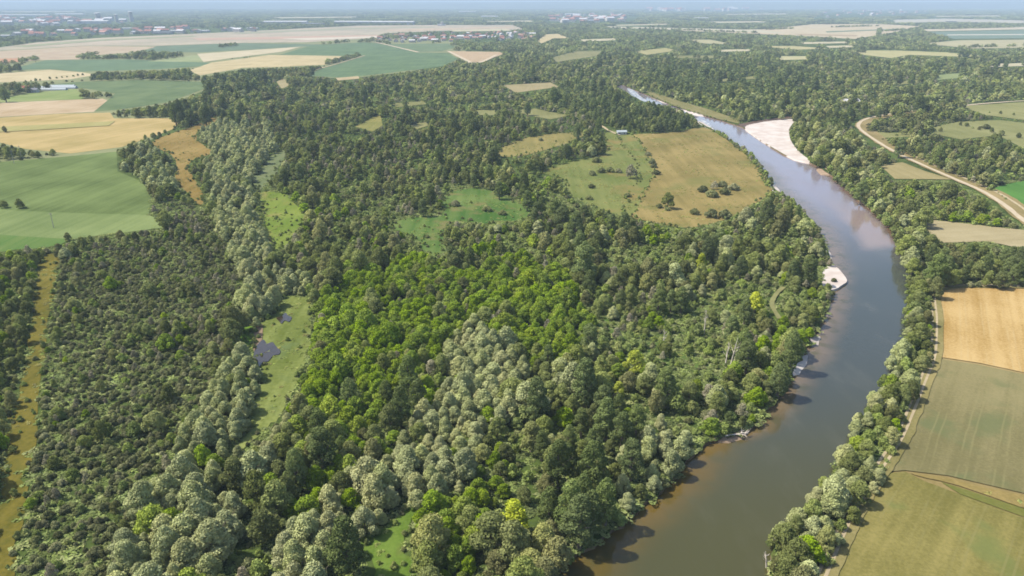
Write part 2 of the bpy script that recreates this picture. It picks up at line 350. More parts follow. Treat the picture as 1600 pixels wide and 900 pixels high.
# -- clearings in the woods
fld('marsh', 'pale olive marsh with a dark pool among willows', 'marsh', .06, (122, 134, 64), (146, 156, 84), (442, 470, 470, 463, 486, 474, 484, 540, 466, 598, 446, 640, 424, 664, 392, 690, 366, 720, 392, 640, 412, 590, 402, 560, 398, 520, 420, 490), sm=4, fine=.6, patch=.05, patch_c=alb(112, 130, 80))
fld('grass_clearing', 'lime green clearing left of the willow belt with a dry middle', 'meadow', .06, (120, 142, 54), (140, 156, 68), (408, 302, 440, 302, 470, 326, 474, 348, 456, 372, 436, 392, 428, 384, 416, 356, 410, 330), sm=4, patch=.05, patch_c=alb(166, 150, 92))
fld('marsh', 'grey-green overgrown channel above the lime green clearing', 'marsh', .06, (116, 130, 84), (134, 142, 98), (440, 234, 446, 242, 432, 268, 412, 292, 400, 298, 398, 276, 418, 248), sm=4)
fld('grass_clearing', 'vivid green clearing in the bottom centre of the wood', 'meadow', .06, (100, 128, 46), (120, 146, 60), (636, 788, 648, 800, 636, 848, 650, 905, 660, 1000, 560, 1000, 575, 905, 572, 862, 556, 846, 604, 822), sm=4, patch=.12, patch_c=alb(120, 130, 66))
fld('grass_clearing', 'small lime grass patch beside the marsh pool', 'meadow', .06, (112, 150, 48), (128, 160, 62), (380, 512, 394, 512, 396, 540, 388, 546, 378, 540), sm=3)
fld('grass_clearing', 'ragged green clearing with scattered bushes in the middle wood', 'meadow', .06, (88, 120, 52), (116, 138, 70), (700, 302, 760, 296, 830, 330, 810, 345, 760, 350, 700, 350, 690, 400, 664, 392, 648, 372, 610, 356, 640, 340, 690, 336), sm=4, patch=.06, patch_c=alb(142, 134, 84))
fld('grass_clearing', 'open green glade between scattered trees near the river', 'meadow', .05, (84, 114, 50), (112, 132, 66), (930, 494, 990, 486, 1000, 520, 1040, 540, 1100, 560, 1110, 575, 1040, 570, 985, 555, 960, 530, 930, 520), sm=4, clear=False, patch=.1, patch_c=alb(130, 128, 76))
fld('river_meadow', 'greener mown part of the meadow inside the river bend', 'meadow', .06, (118, 130, 66), (138, 144, 80), (945, 206, 985, 210, 1004, 228, 1020, 262, 1018, 284, 1002, 306, 986, 336, 960, 336, 896, 308, 880, 282, 846, 268, 906, 250, 948, 238), sm=3, patch=.03, patch_c=alb(160, 140, 84))
fld('river_meadow', 'dry tan meadow inside the river bend', 'meadow', .04, (146, 132, 76), (168, 150, 92), (962, 209, 985, 210, 1060, 206, 1098, 199, 1130, 214, 1160, 238, 1182, 260, 1198, 288, 1204, 300, 1150, 338, 1075, 356, 1010, 346, 975, 333, 985, 300, 1000, 275, 980, 235), sm=3, patch=.025, patch_c=alb(132, 132, 72))
fld('dry_meadow', 'tan grass clearing left of the river meadow', 'meadow', .06, (140, 134, 76), (160, 148, 88), (778, 236, 828, 214, 900, 207, 914, 212, 872, 229, 800, 246), sm=3)
fld('dry_meadow', 'small tan clearing far up the wooded plain', 'meadow', .06, (168, 156, 112), (180, 166, 122), (785, 133, 860, 129, 874, 136, 806, 145))
fld('dry_meadow', 'yellow-green clearing deep in the upper wood', 'meadow', .06, (140, 140, 74), (156, 150, 84), (555, 198, 594, 178, 598, 196, 582, 206))
fld('dry_meadow', 'pale clearing among trees right of the upper wood', 'meadow', .06, (150, 150, 96), (160, 158, 104), (745, 172, 778, 172, 774, 180, 748, 180))
fld('dry_meadow', 'tan sliver of grass below the blue-green field', 'meadow', .06, (196, 178, 136), (204, 186, 142), (524, 122, 560, 119, 562, 123, 528, 126))
fld('dry_meadow', 'pale curved grass corner at the wood edge', 'meadow', .06, (176, 164, 118), (184, 170, 126), (432, 128, 446, 121, 452, 134, 440, 139))
# -- right of the river
fld('grass_plain', 'tan grass margins between the fields right of the river', 'field', .02, (160, 142, 92), (176, 156, 106), (1462, 450, 1600, 447, 1760, 450, 1760, 1010, 1272, 1010, 1300, 880, 1330, 805, 1392, 715, 1440, 605, 1460, 540), clear=False)
fld('wheat_field', 'golden wheat field right of the river', 'field', .10, (190, 156, 92), (214, 182, 120), (1460, 455, 1480, 450, 1600, 452, 1760, 456, 1760, 606, 1600, 583, 1530, 568, 1456, 557), ang=dirang(1490, 550, 1488, 462), tram=8.0, tram_c=alb(214, 190, 138), stripe=.05)
fld('crop_field', 'grey-green crop field below the golden wheat', 'field', .10, (138, 131, 88), (154, 145, 100), (1456, 560, 1530, 571, 1600, 586, 1760, 609, 1760, 806, 1600, 772, 1480, 744, 1414, 736, 1388, 738, 1402, 700, 1424, 660, 1440, 600), ang=dirang(1428, 730, 1484, 575), tram=8.5, tram_c=alb(160, 152, 104), stripe=.05, patch=.05, patch_c=alb(122, 128, 84))
fld('grass_strip', 'tan and green grass strip crossing the right crop field', 'field', .12, (158, 140, 84), (178, 156, 96), (1425, 741, 1480, 747, 1600, 776, 1760, 812, 1760, 832, 1600, 796, 1500, 763, 1445, 749), sm=2)
fld('crop_field', 'olive crop field in the lower right corner', 'field', .10, (138, 131, 72), (158, 148, 86), (1386, 741, 1414, 738, 1444, 753, 1500, 774, 1600, 811, 1760, 846, 1760, 1010, 1270, 1010, 1288, 905, 1318, 845, 1352, 790), ang=dirang(1335, 900, 1425, 748), tram=9.5, tram_c=alb(158, 150, 96), stripe=.05, patch=.05, patch_c=alb(128, 136, 76))
fld('stubble_field', 'pale stubble field right of the river bend', 'field', .10, (176, 162, 120), (192, 178, 136), (1440, 342, 1500, 349, 1600, 360, 1760, 382, 1760, 402, 1600, 390, 1545, 378, 1470, 380, 1452, 364), ang=1.4)
fld('dry_meadow', 'small tan clearing beside the dirt road', 'meadow', .10, (166, 154, 104), (182, 168, 118), (1374, 258, 1410, 254, 1446, 268, 1488, 281, 1398, 280))
fld('crop_field', 'vivid green field at the right edge', 'field', .10, (88, 134, 60), (98, 146, 66), (1552, 294, 1600, 282, 1780, 250, 1780, 400, 1640, 342, 1600, 328, 1572, 308))
fld('rough_pasture', 'olive pasture right of the curving dirt road', 'field', .08, (140, 142, 86), (156, 156, 100), (1440, 202, 1500, 190, 1560, 188, 1600, 192, 1760, 206, 1760, 244, 1610, 238, 1560, 212, 1500, 218, 1470, 212))
fld('rough_pasture', 'pale pasture at the far bend of the dirt road', 'field', .08, (150, 150, 94), (164, 162, 106), (1500, 166, 1600, 160, 1780, 166, 1780, 196, 1600, 188, 1540, 180))
fld('rough_pasture', 'narrow pasture inside the dirt road bend', 'field', .08, (142, 144, 88), (156, 154, 98), (1352, 206, 1400, 208, 1440, 204, 1420, 214, 1380, 216, 1362, 212))
fld('grass_field', 'pale green field among the right hand woods', 'field', .08, (148, 160, 104), (156, 166, 110), (1458, 118, 1500, 114, 1502, 122, 1466, 125))
fld('wheat_field', 'pale yellow field behind the right hand woods', 'field', .10, (188, 182, 126), (198, 190, 136), (1332, 79, 1400, 79, 1480, 82, 1540, 88, 1510, 89, 1420, 86, 1392, 91, 1350, 86))
fld('wheat_field', 'thin pale field sliver left of the right hand woods', 'field', .10, (196, 190, 140), (204, 196, 148), (1215, 88, 1262, 88, 1262, 93, 1220, 94))
fld('wheat_field', 'thin straw field inside the far right woods', 'field', .10, (188, 180, 128), (200, 190, 138), (1186, 72, 1240, 72, 1300, 76, 1240, 78))
fld('grass_field', 'light olive field far right', 'field', .10, (188, 180, 138), (198, 190, 146), (1440, 68, 1500, 63, 1600, 62, 1780, 63, 1780, 78, 1600, 75, 1520, 76))
fld('crop_field', 'blue-green field strip far right', 'field', .10, (124, 144, 122), (132, 150, 126), (1450, 50, 1600, 47, 1780, 47, 1780, 61, 1600, 60, 1490, 61))
fld('wheat_field', 'cream strip above the far right green field', 'field', .10, (210, 198, 166), (220, 206, 174), (1440, 46, 1600, 42, 1780, 42, 1780, 46, 1600, 46, 1450, 49))
fld('wheat_field', 'large straw field far beyond the right woods', 'field', .10, (206, 190, 152), (220, 202, 166), (1190, 46, 1270, 38, 1370, 37.5, 1440, 41, 1400, 50, 1335, 61, 1250, 56, 1110, 50, 1050, 47))
fld('wheat_field', 'long cream strip far behind the river plain', 'field', .10, (204, 196, 164), (216, 206, 172), (940, 41, 985, 42, 1190, 47, 1240, 53, 1100, 48, 960, 44))
fld('wheat_field', 'distant cream field at the foot of the hill town', 'field', .10, (198, 192, 168), (208, 200, 176), (1395, 31, 1480, 29, 1600, 32, 1780, 31, 1780, 36, 1600, 36.5, 1480, 34, 1400, 36))
fld('wheat_field', 'small straw clearing left of the far woods', 'field', .10, (176, 170, 116), (186, 178, 124), (990, 80, 1040, 75, 1060, 79, 1010, 86))
fld('wheat_field', 'pale field gap in the far river woods', 'field', .10, (184, 178, 132), (196, 188, 142), (1070, 62, 1110, 62, 1148, 70, 1100, 68))
fld('dry_meadow', 'yellowish sparse grass rise in the far river plain', 'meadow', .06, (140, 140, 92), (156, 152, 104), (862, 90, 900, 80, 945, 79, 930, 88, 870, 97))
for k_, (lb_, q_) in enumerate((('thin olive clearing left of the track to the river meadow', (800, 172, 836, 170, 890, 181, 860, 187, 822, 180)), ('pale strip between tree rows in the far river plain', (1060, 87, 1132, 87, 1130, 91, 1058, 91)), ('slim grassy gap in the green plantation wood', (1110, 125, 1182, 119, 1188, 123, 1114, 129)),
        ('slim grassy gap right of the plantation wood', (1238, 130, 1290, 124, 1298, 129, 1244, 134)), ('faint grass gap in the upper central wood', (612, 162, 660, 158, 668, 163, 620, 168)), ('faint grass gap above the yellow-green clearing', (640, 196, 664, 190, 672, 196, 650, 203)), ('faint grass gap far up the river plain', (930, 100, 980, 98, 984, 101, 936, 104)), ('pale grass gap among the far right woods', (1400, 128, 1440, 124, 1446, 128, 1404, 133)))):
    fld('dry_meadow', lb_, 'meadow', .06, (138, 138, 84), (154, 152, 98), q_)
for lb_, q_ in (('thin cream field left of the far right town', (1100, 34, 1190, 33, 1200, 35, 1110, 36)), ('thin cream field below the far town', (960, 39, 1040, 37, 1050, 38.5, 965, 40.5)), ('thin straw field right of the far right town', (1460, 25, 1560, 24, 1570, 25.5, 1465, 26.5)), ('thin pale field under the hill town', (1130, 22, 1230, 21, 1240, 22.3, 1135, 23.2)), ('thin pale field before the middle horizon', (420, 27, 560, 26, 570, 27.5, 430, 28.5)),
        ('thin pale field in the middle blue woods', (760, 33, 830, 32, 836, 33.8, 765, 34.8)), ('thin pale field at the far left horizon', (0, 18, 120, 17.5, 120, 18.6, 0, 19.2)), ('straw gap behind the far river woods', (1250, 66, 1320, 65, 1330, 67.5, 1255, 69)), ('straw gap left of the quarry', (700, 47, 790, 45, 800, 48, 710, 49.5)), ('pale gap right of the quarry', (905, 62, 960, 60, 968, 63, 912, 65)), ('olive gap in the far right woods', (1540, 100, 1640, 98, 1650, 102, 1548, 105)), ('straw gap above the far right woods', (1120, 78, 1170, 77, 1176, 80, 1126, 81)), ('straw gap in the woods before the straw field', (1290, 72, 1330, 71, 1336, 74, 1296, 75))):
    fld('wheat_field', lb_, 'field', .10, (204, 194, 156), (214, 204, 166), q_)
for lb_, c_, q_ in (('olive strip on the pale plain before the town', (162, 164, 124), (20, 72, 160, 61.5, 300, 56, 310, 57.3, 160, 64, 40, 74)), ('pinkish strip along the middle of the pale plain', (204, 172, 146), (300, 60, 470, 57, 590, 55, 590, 57.5, 470, 61, 310, 63)), ('white strip on the pale plain near the village', (222, 210, 186), (440, 60.5, 560, 57.5, 598, 56, 590, 59, 480, 63)), ('green tinged strip at the back of the pale plain', (170, 168, 134), (360, 51, 560, 43.5, 680, 42, 680, 43, 560, 45.5, 380, 53)), ('tan strip at the back right of the pale plain', (206, 184, 152), (600, 47, 700, 44, 800, 42, 806, 43.5, 700, 46.5, 610, 49)),
        ('reddish stubble patch at the far left', (198, 150, 112), (-100, 98, 0, 92, 40, 91, 30, 97, 0, 99.5, -100, 108)), ('yellow-green strip in the golden wheat field far left', (176, 168, 104), (-300, 212, 0, 199, 120, 193, 180, 190, 170, 197, 0, 207, -300, 220))):
    fld('field_strip', lb_, 'field', .16, c_, tuple(v + 8 for v in c_), q_)
for lb_, c_, q_ in (('dull green strip through the large straw field', (130, 142, 104), (1290, 49, 1400, 45, 1402, 46.5, 1292, 51)), ('brownish strip along the front of the large straw field', (186, 164, 128), (1240, 53, 1340, 55, 1338, 57, 1250, 55)), ('pale band across the far right green strip', (214, 210, 190), (1480, 54, 1780, 52.5, 1780, 54, 1480, 55.5))):
    fld('field_strip', lb_, 'field', .16, c_, c_, q_)
fld('quarry', 'yellow earth quarry cut into the far woods', 'quarry', .10, (202, 186, 136), (214, 196, 148), (838, 66, 852, 54, 872, 53, 890, 60, 866, 60, 846, 68))
fld('grass_bank', 'pale grass embankment along the upper river', 'meadow', .06, (138, 134, 82), (154, 146, 96), (1004, 140, 1060, 158, 1110, 172, 1148, 186, 1156, 194, 1128, 188, 1096, 179, 1060, 168, 1020, 152), sm=2)
# -- gravel
gv = NT('river_gravel'); gvp = gv.pos()
gvc = gv.mix(gv.step(gv.noise(gvp, .09, 5, .6), .38, .62), alb(226, 210, 196), alb(244, 234, 222)); gvc = gv.mix(gv.math('MULTIPLY', gv.step(gv.noise(gvp, .9, 3, .7), .55, .75), .5), gvc, alb(206, 192, 176))
gv.diffuse(gvc, .95); M['gravel'] = gv.m
M['gravel_brown'] = m_plain('wet_gravel', alb(186, 160, 132), .95, .15, .25)
def bar_mound(label, poly, flat=False, mat='gravel', clear=True):
    p = smooth(pts(*poly), 4); gq = P2G(p[:, 0], p[:, 1], 0); gq = gq + RNG.normal(0, .2, gq.shape)
    wet = inside(np.concatenate([LBg, RBg[::-1]]), gq[:, 0], gq[:, 1])
    n = len(gq); c = gq.mean(0); V = [(a, b, .10 if flat else (-.96 if w else .16)) for (a, b), w in zip(gq, wet)]; F = []
    if flat:
        V += [(c[0] + (a - c[0]) * 1.02, c[1] + (b - c[1]) * 1.02, -1.1) for a, b in gq]; F = [(n + i, n + (i + 1) % n, (i + 1) % n, i) for i in range(n)]
    tv = [Vector((a, b, 0)) for a, b in gq]
    for t in tessellate_polygon([tv]):
        F.append(t if (tv[t[1]] - tv[t[0]]).cross(tv[t[2]] - tv[t[0]]).z > 0 else (t[0], t[2], t[1]))
    tag(mesh_obj('gravel_bar', V, F, M[mat]), label, 'gravel bar', None, 'structure')
    if clear: CLEAR.append(p)
bar_mound('big white gravel bar on the upper river bend', (1164, 199, 1185, 192, 1214, 188, 1240, 187, 1233, 202, 1236, 220, 1250, 238, 1268, 253, 1240, 248, 1214, 234, 1186, 217), True)
bar_mound('pink gravel spit at the inner bank with a bush on it', (1286, 422, 1304, 416, 1322, 434, 1319, 444, 1299, 453, 1286, 449), True)
bar_mound('small white gravel patch on the inner bank below the spit', (1236, 578, 1248, 558, 1262, 552, 1260, 566, 1246, 584))
bar_mound('narrow white gravel patch just below the spit', (1266, 532, 1276, 520, 1284, 526, 1274, 544))
bar_mound('white gravel edge by the river meadow corner', (1204, 288, 1214, 290, 1219, 298, 1208, 300))
bar_mound('thin gravel edge on the upper left bank', (1090, 187, 1104, 192, 1118, 203, 1108, 202, 1092, 193))
bar_mound('brown gravel edge below the big white bar', (1276, 262, 1290, 262, 1298, 271, 1288, 275, 1278, 268), mat='gravel_brown')
bar_mound('small gravel edge on the outer bank', (1326, 304, 1334, 308, 1342, 320, 1334, 318), mat='gravel')
bar_mound('second small gravel edge on the outer bank', (1368, 344, 1376, 346, 1386, 358, 1378, 356), mat='gravel_brown')
bar_mound('pale bank of gravel at the upstream rapids', (1012, 144, 1030, 150, 1048, 160, 1036, 160, 1018, 151))
bar_mound('white gravel strip on the upper right bank', (1062, 166, 1082, 173, 1100, 181, 1084, 179, 1066, 171))
bar_mound('beige gravel edge beside the driftwood', (1112, 690, 1122, 682, 1150, 676, 1176, 664, 1160, 682, 1124, 692), mat='gravel_brown')
bar_mound('white gravel tip on the inner bank above the spit', (1290, 390, 1296, 388, 1300, 402, 1294, 406))
sheet('side_channel', pts(1150, 195, 1180, 189, 1230, 182, 1242, 184, 1214, 188, 1184, 192, 1164, 199), .09, m_plain('channel_mud', alb(122, 100, 84), .5, .2, .1), 'brown side channel behind the big white gravel bar', 'channel')
CLEAR.append(pts(1150, 195, 1180, 189, 1230, 182, 1242, 184, 1214, 188, 1184, 192, 1164, 199))
pm = NT('pool_water'); pmb = pm.diffuse(pm.mix(pm.noise(pm.pos(), .4, 3), alb(62, 52, 38, .7), alb(96, 82, 62, .8)), .12, .5)
sheet('marsh_pool', smooth(pts(398, 548, 404, 538, 412, 532, 417, 538, 426, 536, 431, 542, 438, 549, 436, 555, 427, 557, 419, 566, 411, 567, 405, 576, 398, 588, 395, 574), 4), .40, pm.m, 'dark muddy pool at the edge of the marsh', 'pool')
sheet('marsh_pool', smooth(pts(432, 498, 440, 495, 446, 490, 450, 494, 456, 497, 452, 504, 445, 502, 440, 507, 436, 503), 4), .40, pm.m, 'small dark puddle in the upper marsh', 'pool')
sheet('mud_bank', smooth(pts(399, 512, 410, 508, 409, 536, 402, 546, 396, 548), 3), .38, m_plain('mud', alb(166, 142, 112), .9, .12, .4), 'bare brown mud bank above the marsh pool', 'mud bank')
# -- tracks
M['road'] = m_plain('dirt_road_gravel', alb(222, 204, 172), .95, .08, .3)
M['path'] = m_plain('path_gravel', alb(206, 188, 150), .95, .12, .4)
road = pts(1760, 440, 1660, 385, 1600, 346, 1570, 322, 1535, 300, 1490, 280, 1440, 258, 1402, 240, 1374, 224, 1348, 206, 1341, 196, 1352, 187, 1382, 180, 1442, 171)
ribbon('dirt_road', road, 3.4, .62, M['road'], 'pale dirt road curving along the right side', 'road')
ribbon('grass_verge', road, 16.0, .54, m_field('verge', alb(150, 136, 88), alb(170, 152, 104)), 'dry grass verges of the pale dirt road', 'verge', off=-5)
ribbon('dirt_road', road[:8], 2.0, .62, M['path'], 'thin second track beside the pale dirt road', 'road', off=-8.5)
ribbon('dirt_road', pts(1494, 167, 1530, 163, 1600, 158, 1700, 154), 5, .62, M['road'], 'far end of the pale road by the pastures', 'road')
def ribbon_poly(line, w):
    g = P2G(line[:, 0], line[:, 1]); t = np.gradient(g, axis=0); t /= np.linalg.norm(t, axis=1)[:, None]; n = np.stack([-t[:, 1], t[:, 0]], 1)
    r = np.concatenate([g + n * w, (g - n * w)[::-1]]); return np.stack(G2P(r[:, 0], r[:, 1], 0.0), 1)
CLEAR.append(ribbon_poly(smooth(road, 4, False), 6)); CLEAR.append(ribbon_poly(pts(1494, 167, 1530, 163, 1600, 158, 1700, 154), 8))
path = pts(1282, 905, 1312, 836, 1331, 797, 1352, 763, 1380, 722, 1404, 686, 1420, 650, 1444, 590, 1457, 556, 1460, 500, 1458, 462, 1478, 449, 1540, 447, 1640, 449, 1760, 452)
ribbon('grass_verge', path, 4.2, .50, m_field('track_margin', alb(146, 138, 86), alb(166, 154, 100)), 'dry tan margin of the farm track beside the right fields', 'verge', off=-1.0)
for off, wd, w_ in ((.8, .75, 'left'), (-.8, .75, 'right')):
    ribbon('farm_track', path, wd, .55, M['path'], 'pale %s wheel rut of the farm track beside the right fields' % ('inner' if off > 0 else 'outer'), 'track', off=off)
ribbon('farm_track', pts(938, 196, 952, 205, 968, 212), 3.0, .62, M['path'], 'short pale track into the river meadow', 'track')
CLEAR.append(ribbon_poly(pts(938, 196, 952, 205, 968, 212), 6))
ribbon('farm_track', pts(586, 66, 612, 72, 654, 82), 9, .62, M['road'], 'straight white farm road towards the village', 'road')
ribbon('farm_track', pts(700, 80, 720, 90, 735, 98, 745, 106), 9, .62, M['road'], 'white farm road passing the small tan field', 'road')
ribbon('farm_track', pts(735, 98, 752, 97, 776, 86), 9, .62, M['road'], 'white farm road along the edge of the far wood', 'road')
ribbon('farm_track', pts(480, 113, 530, 99, 570, 87), 5, .62, M['path'], 'faint farm track along the golden wheat', 'track')
ribbon('meadow_path', pts(990, 520, 1010, 505, 1015, 490), 2, .62, m_plain('worn_grass', alb(136, 142, 76), .9, .1), 'faint trodden path through the green glade', 'path')
ribbon('meadow_path', pts(1218, 500, 1206, 478, 1212, 462, 1224, 450), 2, .62, m_plain('worn_grass', alb(150, 148, 96), .9, .1), 'faint path beside the yellow tree near the river', 'path')
CLEAR.append(ribbon_poly(pts(1218, 500, 1206, 478, 1212, 462, 1224, 450), 2))
wht = NT('rapids_foam'); wht.diffuse(wht.mix(wht.step(wht.noise(wht.pos(), .25, 4), .4, .6), alb(150, 160, 172), alb(226, 228, 228)), .4)
def foam(label, *poly):
    p = smooth(pts(*poly), 4); gq = P2G(p[:, 0], p[:, 1], WZ)
    v = [Vector((a, b, WZ + .08)) for a, b in gq]; t3 = [t if (v[t[1]] - v[t[0]]).cross(v[t[2]] - v[t[0]]).z > 0 else (t[0], t[2], t[1]) for t in tessellate_polygon([v])]
    tag(mesh_obj('rapids', v, t3, wht.m), label, 'rapids', None, 'structure'); CLEAR.append(p)
foam('white rapids on the far upstream river', 980, 138, 990, 141, 1000, 150, 1010, 157, 1003, 158, 992, 150, 983, 143)
foam('pale riffle where the upper river bends', 1088, 185, 1102, 189, 1112, 197, 1106, 199, 1094, 192)

# ------------------------------------------------------------------ trees
def crown_arrays(rng, lobes, n, leaf, jitter=0.55, up=0.0):
    lobes = np.asarray(lobes, float); c, r = lobes[:, :3], lobes[:, 3]
    w = r ** 2 / np.sum(r ** 2)
    P, D, L = [], [], []
    got = 0
    for _ in range(8):
        k = int((n - got) * 2.2) + 10
        li = rng.choice(len(r), k, p=w); d = rng.normal(size=(k, 3)); d[:, 2] += up; d /= np.linalg.norm(d, axis=1)[:, None]
        rad = rng.uniform(.80, 1.06, k) + (rng.uniform(0, 1, k) < .12) * rng.uniform(0, .16, k)
        p = c[li] + d * (r[li] * rad)[:, None] * np.array([1, 1, .88])
        ok = (d[:, 2] > -.65) & (p[:, 2] > .05)
        for j in range(len(r)):
            ok &= ~((np.linalg.norm(p - c[j], axis=1) < .80 * r[j]) & (li != j))
        P.append(p[ok]); D.append(d[ok]); L.append(li[ok]); got += ok.sum()
        if got >= n: break
    P = np.concatenate(P)[:n]; D = np.concatenate(D)[:n]; L = np.concatenate(L)[:n]; n = len(P)
    N = D + rng.normal(0, jitter, (n, 3)); N /= np.linalg.norm(N, axis=1)[:, None]
    T = np.cross(N, rng.normal(size=(n, 3))); T /= np.linalg.norm(T, axis=1)[:, None]; B = np.cross(N, T)
    a = leaf * rng.uniform(.7, 1.35, n)[:, None]; b = leaf * rng.uniform(.45, .9, n)[:, None]
    bend = N * (a * rng.uniform(-.25, .1, n)[:, None])
    Q = np.stack([P - T * a + bend, P - B * b, P + T * a * .9 + bend, P + B * b], 1).reshape(-1, 3)
    lob_t = rng.uniform(0, 1, len(r))
    tone = np.clip(.45 * lob_t[L] + .55 * rng.uniform(0, 1, n), 0, 1)
    return Q, np.repeat(tone, 4)
def quads_mesh(name, Q, tone, mat):
    me = bpy.data.meshes.new(name); n = len(Q) // 4
    me.vertices.add(len(Q)); me.vertices.foreach_set('co', Q.astype(np.float32).ravel())
    me.loops.add(len(Q)); me.loops.foreach_set('vertex_index', np.arange(len(Q), dtype=np.int32))
    me.polygons.add(n); me.polygons.foreach_set('loop_start', np.arange(0, 4 * n, 4, dtype=np.int32))
    me.update(calc_edges=True)
    at = me.attributes.new('tone', 'FLOAT', 'POINT'); at.data.foreach_set('value', tone.astype(np.float32))
    me.materials.append(mat); me.validate(); return me
KIND = dict(  # height, radius, clear stem, lobes, lobe radius, profile power, leaf half-length, leaf count at full detail
    willow=dict(H=7.4, R=3.7, z0=.6, nl=22, lr=(.55, 1.55), leaf=.22, n=4600, jit=.55, top=.6),
    bright=dict(H=5.8, R=3.3, z0=.3, nl=18, lr=(.75, 1.25), leaf=.24, n=2600, jit=.75, top=.42),
    wood=dict(H=8.2, R=3.7, z0=.9, nl=20, lr=(.6, 1.55), leaf=.22, n=3600, jit=.62, top=.45),
    poplar=dict(H=13.5, R=3.7, z0=1.5, nl=30, lr=(.65, 1.6), leaf=.22, n=5200, jit=.62, top=.38),
    bush=dict(H=2.5, R=2.0, z0=.05, nl=10, lr=(.45, .9), leaf=.19, n=1150, jit=.6, top=.65),
    grey=dict(H=5.5, R=2.4, z0=.6, nl=12, lr=(.6, 1.0), leaf=.20, n=1000, jit=.7, top=.7),
    green=dict(H=3.9, R=2.4, z0=.1, nl=9, lr=(.7, 1.15), leaf=.25, n=950, jit=.55, top=.55),
    yellow=dict(H=8.0, R=3.4, z0=.8, nl=20, lr=(.7, 1.2), leaf=.27, n=2300, jit=.8, top=.55))
def lobes_for(kind, rng, nl=None):
    k = KIND[kind]; out = []
    H, R, z0 = k['H'], k['R'], k['z0']; nl = nl or k['nl']
    for i in range(nl):
        r = rng.uniform(*k['lr']); t = (i + rng.uniform(0, 1)) / nl
        prof = (1 - t) ** k['top'] * (0.72 + .28 * min(1, t * 3.5))
        rr = max(0.0, R * prof - r * .55) * math.sqrt(rng.uniform(.25, 1)); a = i * 2.4 + rng.uniform(-.6, .6)
        out.append((math.cos(a) * rr, math.sin(a) * rr, z0 + r * .7 + t * max(.1, H - z0 - 1.5 * r), r))
    return out
LODF = [1.0, .24, .055]
def proto(kind, lod, var, mat=None):
    rng = np.random.default_rng(abs(hash((kind, var))) % 9999 if False else sum(map(ord, kind)) * 10 + var)
    k = KIND[kind]; f = LODF[lod]
    lb = lobes_for(kind, rng)
    Q, tn = crown_arrays(rng, lb, max(40, int(k['n'] * f)), k['leaf'] / math.sqrt(f) * (1.0 if lod < 2 else .85), k['jit'] * (1 if lod < 2 else .8))
    return quads_mesh(kind + '_crown', Q, tn, mat or M[kind])
def trunk_mesh(kind, var):
    rng = np.random.default_rng(77 + var); k = KIND[kind]; H, R = k['H'], k['R']; r0 = .035 * H
    lean = rng.uniform(-.03, .03, 2) * H
    parts = [tube([(0, 0, -.3), (lean[0] * .3, lean[1] * .3, H * .25), (lean[0], lean[1], H * .55), (lean[0] * 1.3, lean[1] * 1.3, H * .8)], [r0, r0 * .75, r0 * .45, r0 * .12])]
    for i in range(5):
        a = i * 1.26 + rng.uniform(-.3, .3); z = H * rng.uniform(.2, .45); ln = R * rng.uniform(.5, .8)
        parts.append(tube([(lean[0] * .4, lean[1] * .4, z), (math.cos(a) * ln * .5, math.sin(a) * ln * .5, z + ln * .5), (math.cos(a) * ln, math.sin(a) * ln, z + ln * .95)], [r0 * .4, r0 * .25, r0 * .06], 5))
    V, F = merge(parts); me = bpy.data.meshes.new(kind + '_trunk'); me.from_pydata([tuple(v) for v in V], [], F); me.materials.append(M['bark']); return me

NV = 6
HI = {k: [proto(k, 0, v) for v in range(NV)] for k in KIND}
TR = {k: [trunk_mesh(k, v) for v in range(2)] for k in KIND}

